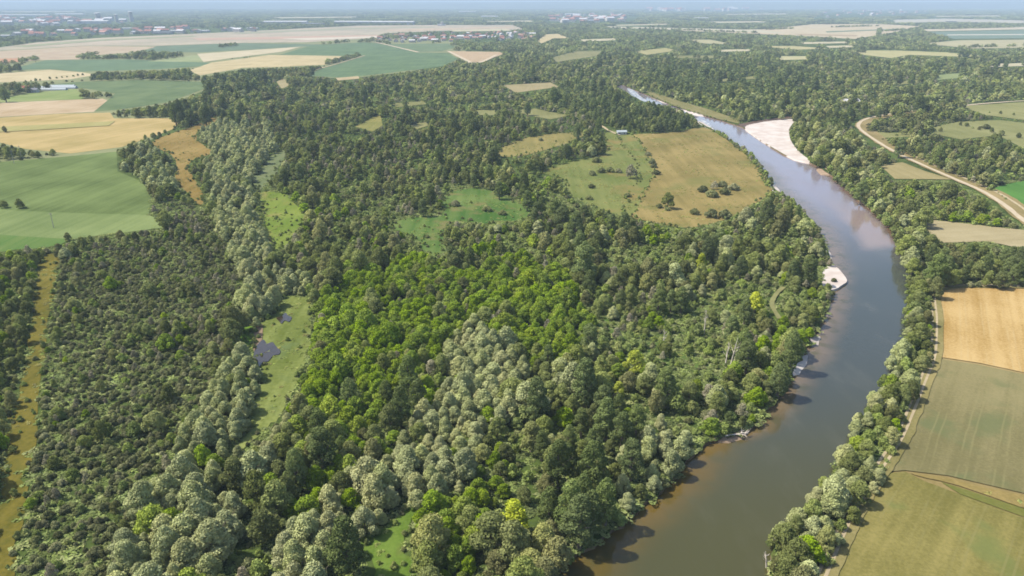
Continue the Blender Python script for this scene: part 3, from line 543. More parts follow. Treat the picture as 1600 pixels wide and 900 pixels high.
# where what grows: picture outlines of the crowns, later entries win; mixes of kinds, spacing in metres, size factor
W = lambda **k: k
ZONES = [
    (None, W(wood=.50, poplar=.10, bush=.10, grey=.06, willow=.06, green=.18), 5.6, 1.0),
    ((-420, 60, 330, 60, 420, 130, 300, 200, 160, 260, -420, 260), W(wood=.6, poplar=.35, bush=.05), 7.0, 1.15),
    ((420, 130, 800, 110, 1000, 130, 1000, 200, 860, 260, 760, 300, 640, 300, 480, 290, 430, 240, 380, 180), W(wood=.50, grey=.14, poplar=.06, bush=.14, green=.16), 5.4, .95),
    ((470, 230, 640, 220, 700, 290, 640, 330, 520, 330), W(bush=.35, wood=.35, grey=.15, green=.15), 4.2, .9),
    ((840, 142, 900, 132, 1000, 152, 1068, 180, 1076, 206, 990, 210, 940, 196, 880, 168), W(poplar=.45, wood=.55), 5.4, .85),
    ((1010, 108, 1200, 96, 1300, 122, 1240, 150, 1100, 152, 1000, 128), W(poplar=.5, wood=.5), 6, .9),
    ((1230, 180, 1270, 180, 1345, 220, 1380, 262, 1440, 330, 1460, 440, 1425, 450, 1420, 400, 1380, 330, 1300, 270, 1240, 220), W(bush=.30, willow=.12, wood=.26, green=.32), 4.4, 1.0),
    ((1380, 285, 1490, 285, 1590, 345, 1560, 356, 1440, 340, 1400, 310), W(bush=.45, wood=.2, bright=.07, green=.28), 3.8, 1.0),
    ((1445, 355, 1500, 365, 1700, 385, 1700, 450, 1460, 448), W(wood=.6, poplar=.25, bush=.15), 5.4, 1.0),
    ((1350, 190, 1440, 176, 1500, 186, 1600, 195, 1600, 212, 1440, 212, 1370, 212), W(bush=.75, wood=.25), 4.5, 1.1),
    ((440, 290, 560, 320, 700, 340, 700, 440, 560, 440, 500, 470, 470, 400), W(wood=.52, bright=.20, bush=.08, grey=.06, green=.14), 5.0, .95),
    ((640, 290, 840, 270, 1000, 340, 1200, 360, 1290, 380, 1300, 470, 860, 480, 700, 430), W(wood=.44, poplar=.08, grey=.06, bush=.08, willow=.08, bright=.11, green=.19), 5.5, .95),
    ((850, 450, 1300, 440, 1290, 520, 1220, 620, 1100, 690, 900, 640, 860, 540), W(wood=.36, bush=.12, grey=.04, poplar=.05, bright=.09, willow=.05, green=.29), 5.4, .9),
    ((900, 490, 1130, 480, 1140, 580, 1000, 590, 930, 530), W(green=.66, bush=.18, grey=.04, wood=.06, bright=.06), 5.6, .85),
    ((90, 398, 190, 362, 265, 355, 240, 315, 225, 284, 184, 268, 180, 236, 240, 222, 272, 250, 276, 300, 330, 330, 352, 372, 386, 430, 372, 490, 344, 556, 300, 640, 256, 716, 206, 820, 150, 920, 120, 1010, 10, 1010, 44, 720, 66, 560, 86, 450), W(bush=.87, wood=.02, grey=.03, bright=.01, green=.07), 2.35, .62),
    ((180, 226, 240, 222, 272, 250, 274, 300, 240, 310, 184, 268), W(wood=.6, willow=.3, bush=.1), 5.0, .95),
    ((230, 560, 330, 560, 240, 740, 180, 840, 120, 920, 90, 880), W(bush=.91, wood=.02, green=.07), 2.5, .68),
    ((-420, 398, 0, 393, 66, 386, 64, 410, 50, 452, 44, 520, 30, 600, 8, 690, -10, 780, -420, 900), W(wood=.66, bush=.24, bright=.1), 3.8, .70),
    ((480, 470, 560, 424, 640, 396, 720, 412, 850, 400, 900, 440, 930, 500, 900, 580, 830, 580, 740, 500, 690, 550, 650, 630, 600, 670, 520, 650, 430, 770, 400, 800, 450, 680, 470, 610), W(bright=.84, wood=.07, grey=.03, green=.06), 4.0, .95),
    ((820, 570, 900, 560, 930, 600, 880, 660, 830, 720, 800, 800, 740, 800, 745, 700, 815, 645), W(bright=.55, wood=.25, green=.15, willow=.05), 4.4, .95),
    ((640, 800, 760, 740, 800, 760, 760, 820, 740, 905, 740, 1010, 640, 1010, 640, 860), W(bright=.84, wood=.16), 4.2, .95),
    ((440, 620, 560, 600, 700, 600, 690, 660, 600, 740, 480, 800, 400, 780), W(wood=.28, poplar=.10, bright=.58, willow=.04), 4.9, 1.0),
    ((800, 560, 900, 560, 980, 640, 1080, 680, 1060, 740, 900, 860, 860, 900, 760, 1010, 740, 860, 800, 740, 780, 650), W(wood=.58, poplar=.10, bright=.10, willow=.12, green=.10), 5.2, 1.0),
    ((840, 700, 960, 640, 1010, 680, 990, 760, 890, 850, 850, 800), W(poplar=.6, wood=.4), 5.4, .95),
    # willow belts
    ((330, 190, 420, 196, 436, 236, 404, 268, 398, 300, 410, 350, 420, 396, 432, 414, 492, 436, 470, 462, 440, 470, 398, 506, 366, 494, 384, 440, 368, 400, 340, 350, 326, 280, 312, 212), W(willow=.93, wood=.07), 4.5, .95),
    ((372, 548, 402, 566, 408, 600, 392, 650, 370, 720, 330, 770, 372, 760, 440, 640, 458, 640, 440, 690, 400, 760, 330, 862, 300, 1010, 130, 1010, 200, 836, 250, 736, 300, 648, 346, 576), W(willow=.94, bright=.05, wood=.01), 4.5, 1.0),
    ((690, 540, 736, 494, 800, 540, 836, 596, 816, 640, 744, 690, 742, 744, 640, 790, 560, 840, 450, 1010, 380, 1010, 460, 822, 500, 780, 600, 716, 650, 640, 690, 600), W(willow=.94, wood=.03, bright=.03), 4.5, .95),
    ((980, 690, 1040, 650, 1084, 680, 1080, 740, 1000, 800, 960, 780), W(willow=.85, wood=.15), 5.0, .9),
    ((1180, 1010, 1170, 880, 1240, 770, 1290, 700, 1330, 640, 1385, 580, 1400, 540, 1460, 540, 1450, 600, 1400, 700, 1320, 840, 1290, 1010), W(willow=.38, wood=.27, green=.28, bright=.07), 4.3, .80),
    ((1400, 440, 1464, 440, 1462, 560, 1440, 590, 1396, 560, 1420, 520), W(wood=.4, willow=.2, bright=.1, green=.3), 4.2, .85),
]
ZP = [(None if z[0] is None else pts(*z[0])) for z in ZONES]
KN = list(KIND)
RAG = []
for z_ in ZONES:
    m_ = z_[1]; RAG.append(.24 if ('green' in m_ and m_.get('wood', 0) > .3 and m_.get('bright', 0) < .4) else (.10 if m_.get('green', 0) > .5 else 0))
def band(y0, y1, spacing_k, n_per, xr=1.0):
    """random ground points from y0 to y1 ahead, wide enough to fill the picture and a margin beside it"""
    n = int(n_per); yy = np.sqrt(RNG.uniform(y0 * y0, y1 * y1, n)); xx = RNG.uniform(-1, 1, n) * (yy * .95 + 40) * xr * .92
    return xx, yy
TREES = []      # x, y, kind, size
grid = {}
CELL = 10.0
def try_place(x, y, r):
    cx, cy = int(x // CELL), int(y // CELL)
    for i in range(cx - 1, cx + 2):
        for j in range(cy - 1, cy + 2):
            for (a, b, q) in grid.get((i, j), ()):
                m = max(r, q) if False else (r + q) * .5
                if (a - x) ** 2 + (b - y) ** 2 < m * m: return False
    grid.setdefault((cx, cy), []).append((x, y, r)); return True
def hashf(a, b, c):
    v = math.sin(a * 127.1 + b * 311.7 + c * 74.7) * 43758.5453; return v - math.floor(v)
def blocked(x, y, h, r):
    """would a crown of this height at this spot stand on, or hide, one of the open places?"""
    bad = np.zeros(len(x), bool)
    for zz, dx in ((0.0, 0), (h * .88, 0), (h * .5, -r * .7), (h * .5, r * .7)):
        px, py = G2P(x + dx, y, zz)
        for c in CLEAR: bad |= inside(c, px, py)
    return bad
SPK = dict(willow=1.0, bright=.85, wood=.95, poplar=1.05, bush=.62, green=.70, grey=.72, yellow=1.0)
# trees that stand out in the photograph: picture spot of the base, kind, size, label
SPECIAL = [
    (803, 838, 'yellow', 1.35, 'bright yellow-green tree at the bottom beside dark poplars', 'broadleaf_tree'),
    (1095, 422, 'yellow', 1.1, 'small lemon yellow tree in the middle wood below the river meadow', 'broadleaf_tree'),
    (1178, 490, 'yellow', 1.25, 'pale yellow tree near the inner river bank', 'broadleaf_tree'),
    (991, 585, 'yellow', 1.2, 'yellow-green tree at the edge of the green glade', 'broadleaf_tree'),
    (966, 620, 'yellow', .7, 'low yellowish tree just below the glade', 'broadleaf_tree'),
    (1165, 585, 'poplar', 1.0, 'tall lone poplar with bare side stems near the river', 'poplar_tree'),
    (548, 640, 'poplar', .85, 'dark poplar, the smaller of two casting deep shade among bright green trees', 'poplar_tree'),
    (627, 668, 'poplar', 1.05, 'dark poplar, the taller of two casting deep shade among bright green trees', 'poplar_tree'),
    (500, 690, 'poplar', .85, 'olive poplar between the marsh end and bright green trees', 'poplar_tree'),
    (465, 770, 'poplar', 1.0, 'big dark tree between two willow belts', 'poplar_tree'),
    (735, 425, 'poplar', .95, 'dark blue-green tree clump above the bright green wood', 'poplar_tree'),
    (712, 424, 'poplar', .8, 'second dark tree leaning on the blue-green clump', 'poplar_tree'),
    (780, 312, 'poplar', .95, 'tall dark tree at the top of the ragged clearing', 'poplar_tree'),
    (740, 294, 'poplar', .8, 'narrow dark tree left of the tall dark tree by the clearing', 'poplar_tree'),
    (824, 330, 'poplar', 1.0, 'tall poplar at the left corner of the river meadow', 'poplar_tree'),
    (846, 336, 'poplar', .9, 'poplar just right of the tall meadow corner poplar', 'poplar_tree'),
    (868, 340, 'poplar', .85, 'shorter poplar below the meadow corner', 'poplar_tree'),
    (1100, 390, 'poplar', .75, 'dark tree at the lower edge of the river meadow', 'poplar_tree'),
    (1245, 345, 'poplar', .75, 'dark tree rising over the inner bank of the bend', 'poplar_tree'),
    (1214, 350, 'poplar', .8, 'slim poplar left of the dark bank tree', 'poplar_tree'),
    (905, 858, 'poplar', 1.15, 'big dark poplar nearest the bottom river edge', 'poplar_tree'),
    (945, 822, 'poplar', 1.05, 'big dark poplar second from the bottom on the inner bank', 'poplar_tree'),
    (890, 838, 'poplar', 1.2, 'broad dark poplar just right of the bottom yellow tree', 'poplar_tree'),
    (925, 770, 'poplar', 1.2, 'tallest dark poplar of the bottom bank group', 'poplar_tree'),
    (985, 752, 'poplar', 1.0, 'dark poplar at the upstream end of the bottom bank group', 'poplar_tree'),
    (872, 762, 'poplar', 1.1, 'dark poplar behind the bottom bank group', 'poplar_tree'),
    (1043, 326, 'wood', 1.3, 'lone round tree standing in the river meadow', 'broadleaf_tree'),
    (107, 377, 'wood', .62, 'single small dark tree at the green field edge', 'broadleaf_tree'),
    (190, 377, 'wood', .78, 'dark round tree where scrub meets the green field', 'broadleaf_tree'),
    (46, 402, 'grey', 1.2, 'pale grey tree at the head of the golden track', 'broadleaf_tree'),
    (228, 220, 'wood', .7, 'small tree on the corner between wheat and brown meadow', 'broadleaf_tree'),
    (8, 207, 'wood', .8, 'dark tree at the left edge of the golden wheat', 'broadleaf_tree'),
    (1560, 452, 'wood', 1.0, 'dark round tree at the top of the golden wheat', 'broadleaf_tree'),
    (1240, 885, 'wood', .95, 'big dark green tree at the lower end of the outer bank row', 'broadleaf_tree'),
    (1352, 715, 'wood', .75, 'deep green tree in the grey willow row beside the track', 'broadleaf_tree'),
    (1234, 498, 'wood', 1.0, 'round dark tree on the inner bank below the spit', 'broadleaf_tree'),
    (1110, 845 - 340, 'wood', .8, 'green tree beside the bare white trunk', 'broadleaf_tree'),
]
BUSHES = [
    (985, 279, 'grey', 1.15, 'grey bare looking bush in the river meadow'), (932, 254, 'bush', 1.1, 'low dark bush in the upper river meadow'),
    (1030, 325, 'bush', .7, 'small bush left of the lone meadow tree'), (1043, 329, 'bush', .55, 'tiny bush at the foot of the lone meadow tree'),
    (1085, 335, 'bush', .9, 'dark bush between lone tree and meadow thicket'), (1112, 340, 'bush', 1.25, 'left bush of the lower meadow thicket'), (1132, 340, 'bush', 1.2, 'right bush of the lower meadow thicket'),
    (1098, 300, 'bush', 1.1, 'left end bush of the upper meadow thicket'), (1112, 308, 'bush', 1.2, 'lower bush of the upper meadow thicket'), (1116, 296, 'grey', .65, 'greyish bush in the upper meadow thicket'), (1132, 304, 'bush', 1.2, 'middle bush of the upper meadow thicket'), (1146, 297, 'bush', 1.1, 'right end bush of the upper meadow thicket'), (1128, 292, 'bush', 1.0, 'back bush of the upper meadow thicket'),
    (1012, 243, 'bush', .8, 'topmost bush of the dotted meadow row'), (1019, 256, 'bush', 1.0, 'middle bush of the dotted meadow row'), (1025, 273, 'bush', .9, 'lowest bush of the dotted meadow row'), (1022, 262, 'bush', .8, 'lower middle bush of the dotted meadow row'),
    (925, 274, 'bush', .9, 'left bush of the hedge in the river meadow'), (940, 270, 'bush', .95, 'second bush of the hedge in the river meadow'), (953, 269, 'bush', .95, 'third bush of the hedge in the river meadow'), (966, 270, 'bush', .8, 'last bush of the meadow hedge by the grey bush'),
    (924, 294, 'bush', .7, 'small bush below the meadow hedge'), (920, 312, 'bush', .7, 'small brown bush at the lower meadow edge'), (980, 308, 'bush', .7, 'low bush at the fence line of the meadow'),
    (1303, 440, 'bush', .75, 'small green bush on the pink gravel spit'), (845, 220, 'bush', .8, 'round bush in the tan clearing left of the river meadow'),
    (760, 330, 'bush', .9, 'left bush in the ragged clearing'), (785, 336, 'bush', .8, 'small bush in the middle of the ragged clearing'), (712, 322, 'bush', .9, 'bush at the top of the ragged clearing'), (735, 345, 'bush', .8, 'bush low in the ragged clearing'), (668, 372, 'bush', .8, 'bush in the lower tongue of the ragged clearing'),
    (1540, 202, 'bush', 1.3, 'dark bush in the olive pasture by the dirt road'), (1445, 196, 'bush', 1.2, 'bush at the near end of the olive pasture'),
]
for s in SPECIAL: 
    q = P2G(s[0], s[1]); try_place(float(q[0]), float(q[1]), 4.2 if s[2] != 'poplar' else 4.6)
for s in BUSHES:
    q = P2G(s[0], s[1]); try_place(float(q[0]), float(q[1]), 2.2)
for s in SPECIAL:
    if s[2] == 'yellow' or 'lone' in s[4] or 'casting deep shade' in s[4]:
        q = P2G(s[0], s[1]); k_ = KIND[s[2]]; cx, cy = G2P(q[0], q[1], k_['H'] * s[3] * .58); tx, ty = G2P(q[0], q[1], k_['H'] * s[3]); e_, _ = G2P(q[0] + k_['R'] * s[3], q[1], 3.0)
        a_ = np.linspace(0, 6.283, 13)[:-1]; CLEAR.append(np.stack([cx + np.cos(a_) * (e_ - cx) * .8, cy + np.sin(a_) * (cy - ty) * .85], 1))
def scatter(y0, y1, n, smul, szmul):
    x, y = band(y0, y1, 1, n)
    px, py = G2P(x, y, 4.0)
    keep = (px > -230) & (px < 1830) & (py < 1000)
    x, y, px, py = x[keep], y[keep], px[keep], py[keep]
    zi = np.zeros(len(x), int)
    for k, z in enumerate(ZP):
        if z is None: continue
        zi[inside(z, px, py)] = k
    kinds = np.empty(len(x), int); size = np.empty(len(x)); rad = np.empty(len(x)); hh = np.empty(len(x)); rr = np.empty(len(x))
    for i in range(len(x)):
        mix = ZONES[zi[i]][1]; ks = list(mix); wv = np.array([mix[k] * (.25 + 1.5 * hashf(x[i] // 17, y[i] // 17, KN.index(k)) ** 1.6) for k in ks])
        k = ks[int(np.searchsorted(np.cumsum(wv) / wv.sum(), random.random()))]
        hw = mnoise.noise(Vector((x[i] * .021, y[i] * .021, 3.1))); gap = mnoise.noise(Vector((x[i] * .034, y[i] * .026, 8.7))) + .35 * mnoise.noise(Vector((x[i] * .11, y[i] * .11, 1.7)))
        ragged = RAG[zi[i]]
        if ragged and gap > ragged: k = 'green' if random.random() < .75 else 'bush'
        s = (.50 if ragged and gap > ragged and random.random() < .8 else 1.0 + .34 * hw) * ZONES[zi[i]][3] * min(1.6, max(.55, random.gauss(.93, .25))) * szmul
        kinds[i] = KN.index(k); size[i] = s; rad[i] = .76 * ZONES[zi[i]][2] * SPK[k] * (.75 + .28 * s) * smul; hh[i] = KIND[k]['H'] * s; rr[i] = KIND[k]['R'] * s
    ok = ~blocked(x, y, hh, rr)
    for i in np.where(ok)[0]:
        if try_place(x[i], y[i], rad[i]): TREES.append((x[i], y[i], KN[kinds[i]], size[i]))
scatter(95, 420, 42000, 1.0, 1.0)
scatter(420, 900, 42000, 1.12, 1.05)
scatter(900, 1800, 60000, 1.35, 1.15)

def bank_row(pg, side, n, p0, p1):
    q = resample(pg, n); t = np.gradient(q, axis=0); t /= np.linalg.norm(t, axis=1)[:, None]; nr = np.stack([-t[:, 1], t[:, 0]], 1) * side
    for i in range(n):
        if not p0 < i / n < p1: continue
        o = q[i] + nr[i] * random.uniform(.6, 3.0) + RNG.normal(0, .6, 2); s = random.uniform(.55, 1.15)
        px, py = G2P(o[0], o[1], 1.0); px, py = np.array([px]), np.array([py])
        if any(inside(c, px, py)[0] for c in CLEAR[1:]): continue
        if try_place(o[0], o[1], 1.9): TREES.append((o[0], o[1], ('green' if random.random() < .6 else 'bush') if random.random() < .93 else 'grey', s * (1 if random.random() < .8 else .8)))
for nm_, p_ in MEAD:
    if nm_ in ('crop_field', 'bare_patch', 'grass_strip'): continue
    e_ = P2G(p_[:, 0], p_[:, 1]); e_ = np.r_[e_, e_[:1]]; ln_ = np.linalg.norm(np.diff(e_, axis=0), axis=1).sum()
    q_ = resample(e_, max(12, int(ln_ / 2.6)))
    for a_, b_ in q_:
        if not (90 < b_ < 1300) or random.random() < .45: continue
        x_, y_ = a_ + random.gauss(0, 1.3), b_ + random.gauss(0, 1.3); s_ = random.uniform(.22, .62)
        if try_place(x_, y_, 1.2): TREES.append((x_, y_, 'green' if random.random() < .7 else 'bush', s_))
    x0, y0 = p_.min(0); x1, y1 = p_.max(0)
    if nm_ in ('marsh', 'grass_clearing', 'dry_meadow') :
        for _ in range(150):
            u, v = random.uniform(x0, x1), random.uniform(y0, y1)
            if inside(p_, np.array([u]), np.array([v]))[0] and random.random() < (.45 if 'clearing' in nm_ else .14):
                g_ = P2G(u, v)
                if try_place(float(g_[0]), float(g_[1]), 2.0): TREES.append((float(g_[0]), float(g_[1]), 'green', random.uniform(.2, .5)))
bank_row(LBg, 1, 420, 0, .75); bank_row(RBg, -1, 420, 0, .75)

# ---- which ones become things of their own: the largest in view of every kind
NAME = dict(willow='willow_tree', bright='leafy_tree', wood='woodland_tree', poplar='poplar_tree', bush='scrub_bush', green='green_bush', grey='grey_bush', yellow='broadleaf_tree')
CATG = dict(willow='willow tree', bright='leafy tree', wood='woodland tree', poplar='poplar tree', bush='scrub bush', green='green bush', grey='grey bush', yellow='broadleaf tree')
LOOK = dict(willow='silvery grey-green willow', bright='bright green leafy tree', wood='olive green woodland tree', poplar='dark green poplar', bush='dark olive scrub bush', green='light green rounded bush', grey='pale grey-brown bush')
MANY = dict(willow='silvery willows', bright='bright green leafy trees', wood='olive green woodland trees', poplar='dark poplars', bush='scrub bushes', green='light green bushes', grey='pale grey-brown bushes')
PLACES = [
    (20, 480, 'left of the upper golden track'), (5, 640, 'left of the lower golden track'), (100, 440, 'at the head of the golden track'), (75, 600, 'along the right edge of the golden track'), (55, 850, 'beside the bottom of the golden track'),
    (150, 520, 'in the scrub right of the golden track'), (150, 680, 'in the lower scrub right of the golden track'), (120, 800, 'in the bottom left scrub'), (200, 400, 'in the scrub below the green field'), (250, 500, 'in the middle of the left scrub'), (280, 420, 'in the scrub near the brown meadow'), (320, 500, 'in the scrub beside the willow belt'), (240, 620, 'in the scrub left of the lower willows'), (210, 740, 'where the bottom scrub meets the willows'),
    (225, 260, 'between the green field and brown meadow'), (370, 240, 'in the upper willow belt right of the brown meadow'), (370, 330, 'in the willow belt beside the lime clearing'), (400, 400, 'in the willow belt below the lime clearing'), (430, 450, 'along the top of the marsh'), (340, 620, 'left of the marsh'), (300, 720, 'in the belt below the marsh'), (240, 840, 'in the bottom left willow belt'), (350, 840, 'at the bottom between two willow belts'), (420, 700, 'at the lower end of the marsh'),
    (500, 520, 'right of the marsh'), (600, 470, 'in the upper bright green wood'), (700, 460, 'in the middle of the bright green wood'), (820, 480, 'at the right end of the bright green wood'), (560, 570, 'in the lower bright green wood'), (480, 640, 'right of the marsh end'), (550, 680, 'below the two dark poplars'), (480, 820, 'in the willow belt at bottom centre'), (620, 740, 'in the willow belt above the vivid clearing'), (740, 600, 'in the central willow belt'), (690, 860, 'right of the vivid bottom clearing'), (540, 880, 'left of the vivid bottom clearing'),
    (780, 700, 'between the central willows and the poplars'), (800, 850, 'around the yellow tree at the bottom'), (900, 760, 'on the shaded inner bank at the bottom'), (880, 640, 'in the wood above the bottom poplars'), (1020, 720, 'on the inner bank above the bottom bend'), (1000, 640, 'in the wood below the green glade'), (1000, 540, 'around the green glade'), (1130, 640, 'on the inner bank near the driftwood'), (1180, 560, 'beside the lone tall poplar'), (1100, 500, 'around the bare white trunks'), (1240, 480, 'on the inner bank below the spit'), (1200, 420, 'on the inner bank above the spit'),
    (900, 440, 'in the wood below the river meadow'), (1050, 420, 'around the small lemon tree'), (1240, 340, 'at the corner between meadow and river'), (760, 380, 'beside the ragged clearing'), (620, 340, 'left of the ragged clearing'), (520, 380, 'right of the lime clearing'), (520, 270, 'in the grey upper wood'), (680, 260, 'in the wood above the ragged clearing'), (840, 300, 'at the left corner of the river meadow'), (600, 180, 'in the far upper wood'), (950, 170, 'in the green wood above the river meadow'), (860, 230, 'around the tan clearing by the river meadow'),
    (1230, 860, 'at the lower end of the outer bank'), (1290, 780, 'on the outer bank beside the olive field'), (1360, 670, 'on the outer bank beside the grey-green field'), (1420, 580, 'on the outer bank beside the golden wheat'), (1440, 490, 'on the outer bank left of the golden wheat'), (1430, 400, 'on the outer bank beside the stubble field'), (1350, 290, 'on the outer bank above the bend'), (1470, 310, 'between the dirt road and stubble field'), (1540, 410, 'between the stubble field and golden wheat'), (1280, 220, 'behind the big white gravel bar'), (1520, 250, 'right of the dirt road'), (1420, 200, 'inside the bend of the dirt road'), (1300, 150, 'in the far right woods'), (1100, 150, 'in the woods across the upper river'), (250, 120, 'in the tree rows between the far left fields'), (200, 180, 'in the row behind the golden wheat'),
]
PLX = np.array([(a, b) for a, b, _ in PLACES], float)
def size_word(s, ref): return 'small' if s < ref * .86 else ('large' if s > ref * 1.12 else 'medium-sized')
RAW = np.array([(t[0], t[1], KIND[t[2]]['H'] * t[3]) for t in TREES])
pxb, pyb = G2P(RAW[:, 0], RAW[:, 1], RAW[:, 2] * .5)
vis = (pxb > -15) & (pxb < 1615) & (pyb < 925)
dist = np.hypot(RAW[:, 1], CAM_H)
CAP = dict(willow=296, bright=296, wood=270, poplar=220, bush=262, green=230, grey=150)
def make_tree(kind, x, y, s, name, label, cat, group=None, zs=1.0):
    v = random.randrange(NV); rz = random.uniform(0, 6.283)
    if kind in ('bush', 'grey', 'green'):
        o = bpy.data.objects.new(name, HI[kind][v]); COL.objects.link(o)
        o.location = (x, y, 0); o.scale = (s * random.uniform(.88, 1.22), s * random.uniform(.88, 1.22), s * zs); o.rotation_euler = (0, 0, rz); tag(o, label, cat, group); return o
    o = bpy.data.objects.new(name, None); COL.objects.link(o); o.empty_display_size = .5
    o.location = (x, y, 0); o.scale = (s * random.uniform(.88, 1.22), s * random.uniform(.88, 1.22), s * zs); o.rotation_euler = (0, 0, rz); tag(o, label, cat, group)
    c = bpy.data.objects.new('crown', HI[kind][v]); COL.objects.link(c); c.parent = o
    t = bpy.data.objects.new('trunk', TR[kind][v % 2]); COL.objects.link(t); t.parent = o
    return o
indiv = np.zeros(len(TREES), bool)
for k in CAP:
    idx = np.array([i for i in range(len(TREES)) if TREES[i][2] == k and vis[i]])
    if not len(idx): continue
    order = idx[np.argsort(-(RAW[idx, 2] / dist[idx]))][:CAP[k]]
    ref = float(np.median([TREES[i][3] for i in order]))
    for i in order:
        indiv[i] = True; x, y, kk, s = TREES[i]
        d = (PLX - np.array([pxb[i], pyb[i]])) ** 2; j = int(np.argmin(d[:, 0] * .6 + d[:, 1]))
        pl = PLACES[j][2]
        make_tree(k, x, y, s, NAME[k], '%s %s %s' % (size_word(s, ref), LOOK[k], pl), CATG[k], '%s %s' % (MANY[k], pl), random.uniform(.88, 1.15))
for px, py, k, s, lab, nm in SPECIAL:
    q = P2G(px, py); make_tree(k, float(q[0]), float(q[1]), s, nm, lab, nm.replace('_', ' '))
for px, py, k, s, lab in BUSHES:
    q = P2G(px, py); make_tree(k, float(q[0]), float(q[1]), s * (2.1 if py < 345 else 1.2), 'meadow_bush', lab, 'bush', None, .8)

# ---- the rest of every kind, one object per kind, and the far woods: instanced foliage on points
def gn_scatter(name, pnts, rots, scls, pick, sources, label, cat):
    me = bpy.data.meshes.new(name); n = len(pnts)
    me.vertices.add(n); me.vertices.foreach_set('co', np.asarray(pnts, np.float32).ravel())
    a = me.attributes.new('spin', 'FLOAT_VECTOR', 'POINT'); r3 = np.zeros((n, 3), np.float32); r3[:, 2] = rots; a.data.foreach_set('vector', r3.ravel())
    a = me.attributes.new('size', 'FLOAT_VECTOR', 'POINT'); a.data.foreach_set('vector', np.asarray(scls, np.float32).ravel())
    a = me.attributes.new('pick', 'INT', 'POINT'); a.data.foreach_set('value', np.asarray(pick, np.int32))
    me.update()
    o = bpy.data.objects.new(name, me); COL.objects.link(o); tag(o, label, cat, None, 'stuff')
    ng = bpy.data.node_groups.new(name + '_scatter', 'GeometryNodeTree')
    ng.interface.new_socket('Geometry', in_out='INPUT', socket_type='NodeSocketGeometry'); ng.interface.new_socket('Geometry', in_out='OUTPUT', socket_type='NodeSocketGeometry')
    gi = ng.nodes.new('NodeGroupInput'); go = ng.nodes.new('NodeGroupOutput'); jn = ng.nodes.new('GeometryNodeJoinGeometry'); L = ng.links.new
    def attr(nm, dt): nd = ng.nodes.new('GeometryNodeInputNamedAttribute'); nd.data_type = dt; nd.inputs[0].default_value = nm; return nd.outputs[0]
    sp, sz, pk = attr('spin', 'FLOAT_VECTOR'), attr('size', 'FLOAT_VECTOR'), attr('pick', 'INT')
    for i, me_src in enumerate(sources):
        src = bpy.data.objects.new(me_src.name + '_pattern', me_src)          # never linked to the scene: only a mesh to draw from
        inf = ng.nodes.new('GeometryNodeObjectInfo'); inf.inputs[0].default_value = src; inf.inputs[1].default_value = False; inf.transform_space = 'ORIGINAL'
        cmp = ng.nodes.new('FunctionNodeCompare'); cmp.data_type = 'INT'; cmp.operation = 'EQUAL'
        ii = [s for s in cmp.inputs if s.type == 'INT']; L(pk, ii[0]); ii[1].default_value = i
        ip = ng.nodes.new('GeometryNodeInstanceOnPoints'); L(gi.outputs[0], ip.inputs['Points']); L(cmp.outputs[0], ip.inputs['Selection'])
        L(inf.outputs['Geometry'], ip.inputs['Instance']); L(sp, ip.inputs['Rotation']); L(sz, ip.inputs['Scale']); L(ip.outputs[0], jn.inputs[0])
    L(jn.outputs[0], go.inputs[0])
    md = o.modifiers.new('scatter', 'NODES'); md.node_group = ng
    return o
STUFF = dict(willow=('willow_thicket', 'silvery willow thickets continuing beyond the nearer willows', 'willow thicket'), bright=('leafy_undergrowth', 'bright green leafy growth scattered through the farther wood', 'leafy wood'),
             wood=('woodland', 'olive green woodland filling the river plain', 'woodland'), poplar=('poplar_woodland', 'dark green taller woodland beyond the nearer poplars', 'poplar wood'),
             green=('shrubbery', 'light green shrubbery scattered through the farther wood', 'shrubbery'), bush=('scrubland', 'dense olive scrub covering the farther ground', 'scrub'), grey=('grey_thicket', 'pale grey-brown thickets scattered in the farther wood', 'thicket'))
for k in CAP:
    idx = np.array([i for i in range(len(TREES)) if TREES[i][2] == k and not indiv[i]])
    if not len(idx): continue
    lod = np.where(dist[idx] < 360, 0, np.where(dist[idx] < 850, 1, 2))
    src = [HI[k][0], HI[k][1]] + [proto(k, 1, v) for v in range(3)] + [proto(k, 2, v) for v in range(3)]
    pick = np.where(lod == 0, RNG.integers(0, 2, len(idx)), np.where(lod == 1, 2 + RNG.integers(0, 3, len(idx)), 5 + RNG.integers(0, 3, len(idx))))
    s = np.array([TREES[i][3] for i in idx]); zs = RNG.uniform(.88, 1.15, len(idx)) * np.where(dist[idx] > 850, .86, 1.0); xs = np.where(dist[idx] > 850, 1.2, 1.0)
    nm, lb, ct = STUFF[k]
    gn_scatter(nm, np.c_[RAW[idx, 0], RAW[idx, 1], np.zeros(len(idx))], RNG.uniform(0, 6.28, len(idx)), np.c_[s * xs * RNG.uniform(.9, 1.2, len(idx)), s * xs * RNG.uniform(.9, 1.2, len(idx)), s * zs], pick, src, lb, ct)
print('TREES', len(TREES), {k: sum(1 for t in TREES if t[2] == k) for k in KIND}, 'individual', int(indiv.sum()))

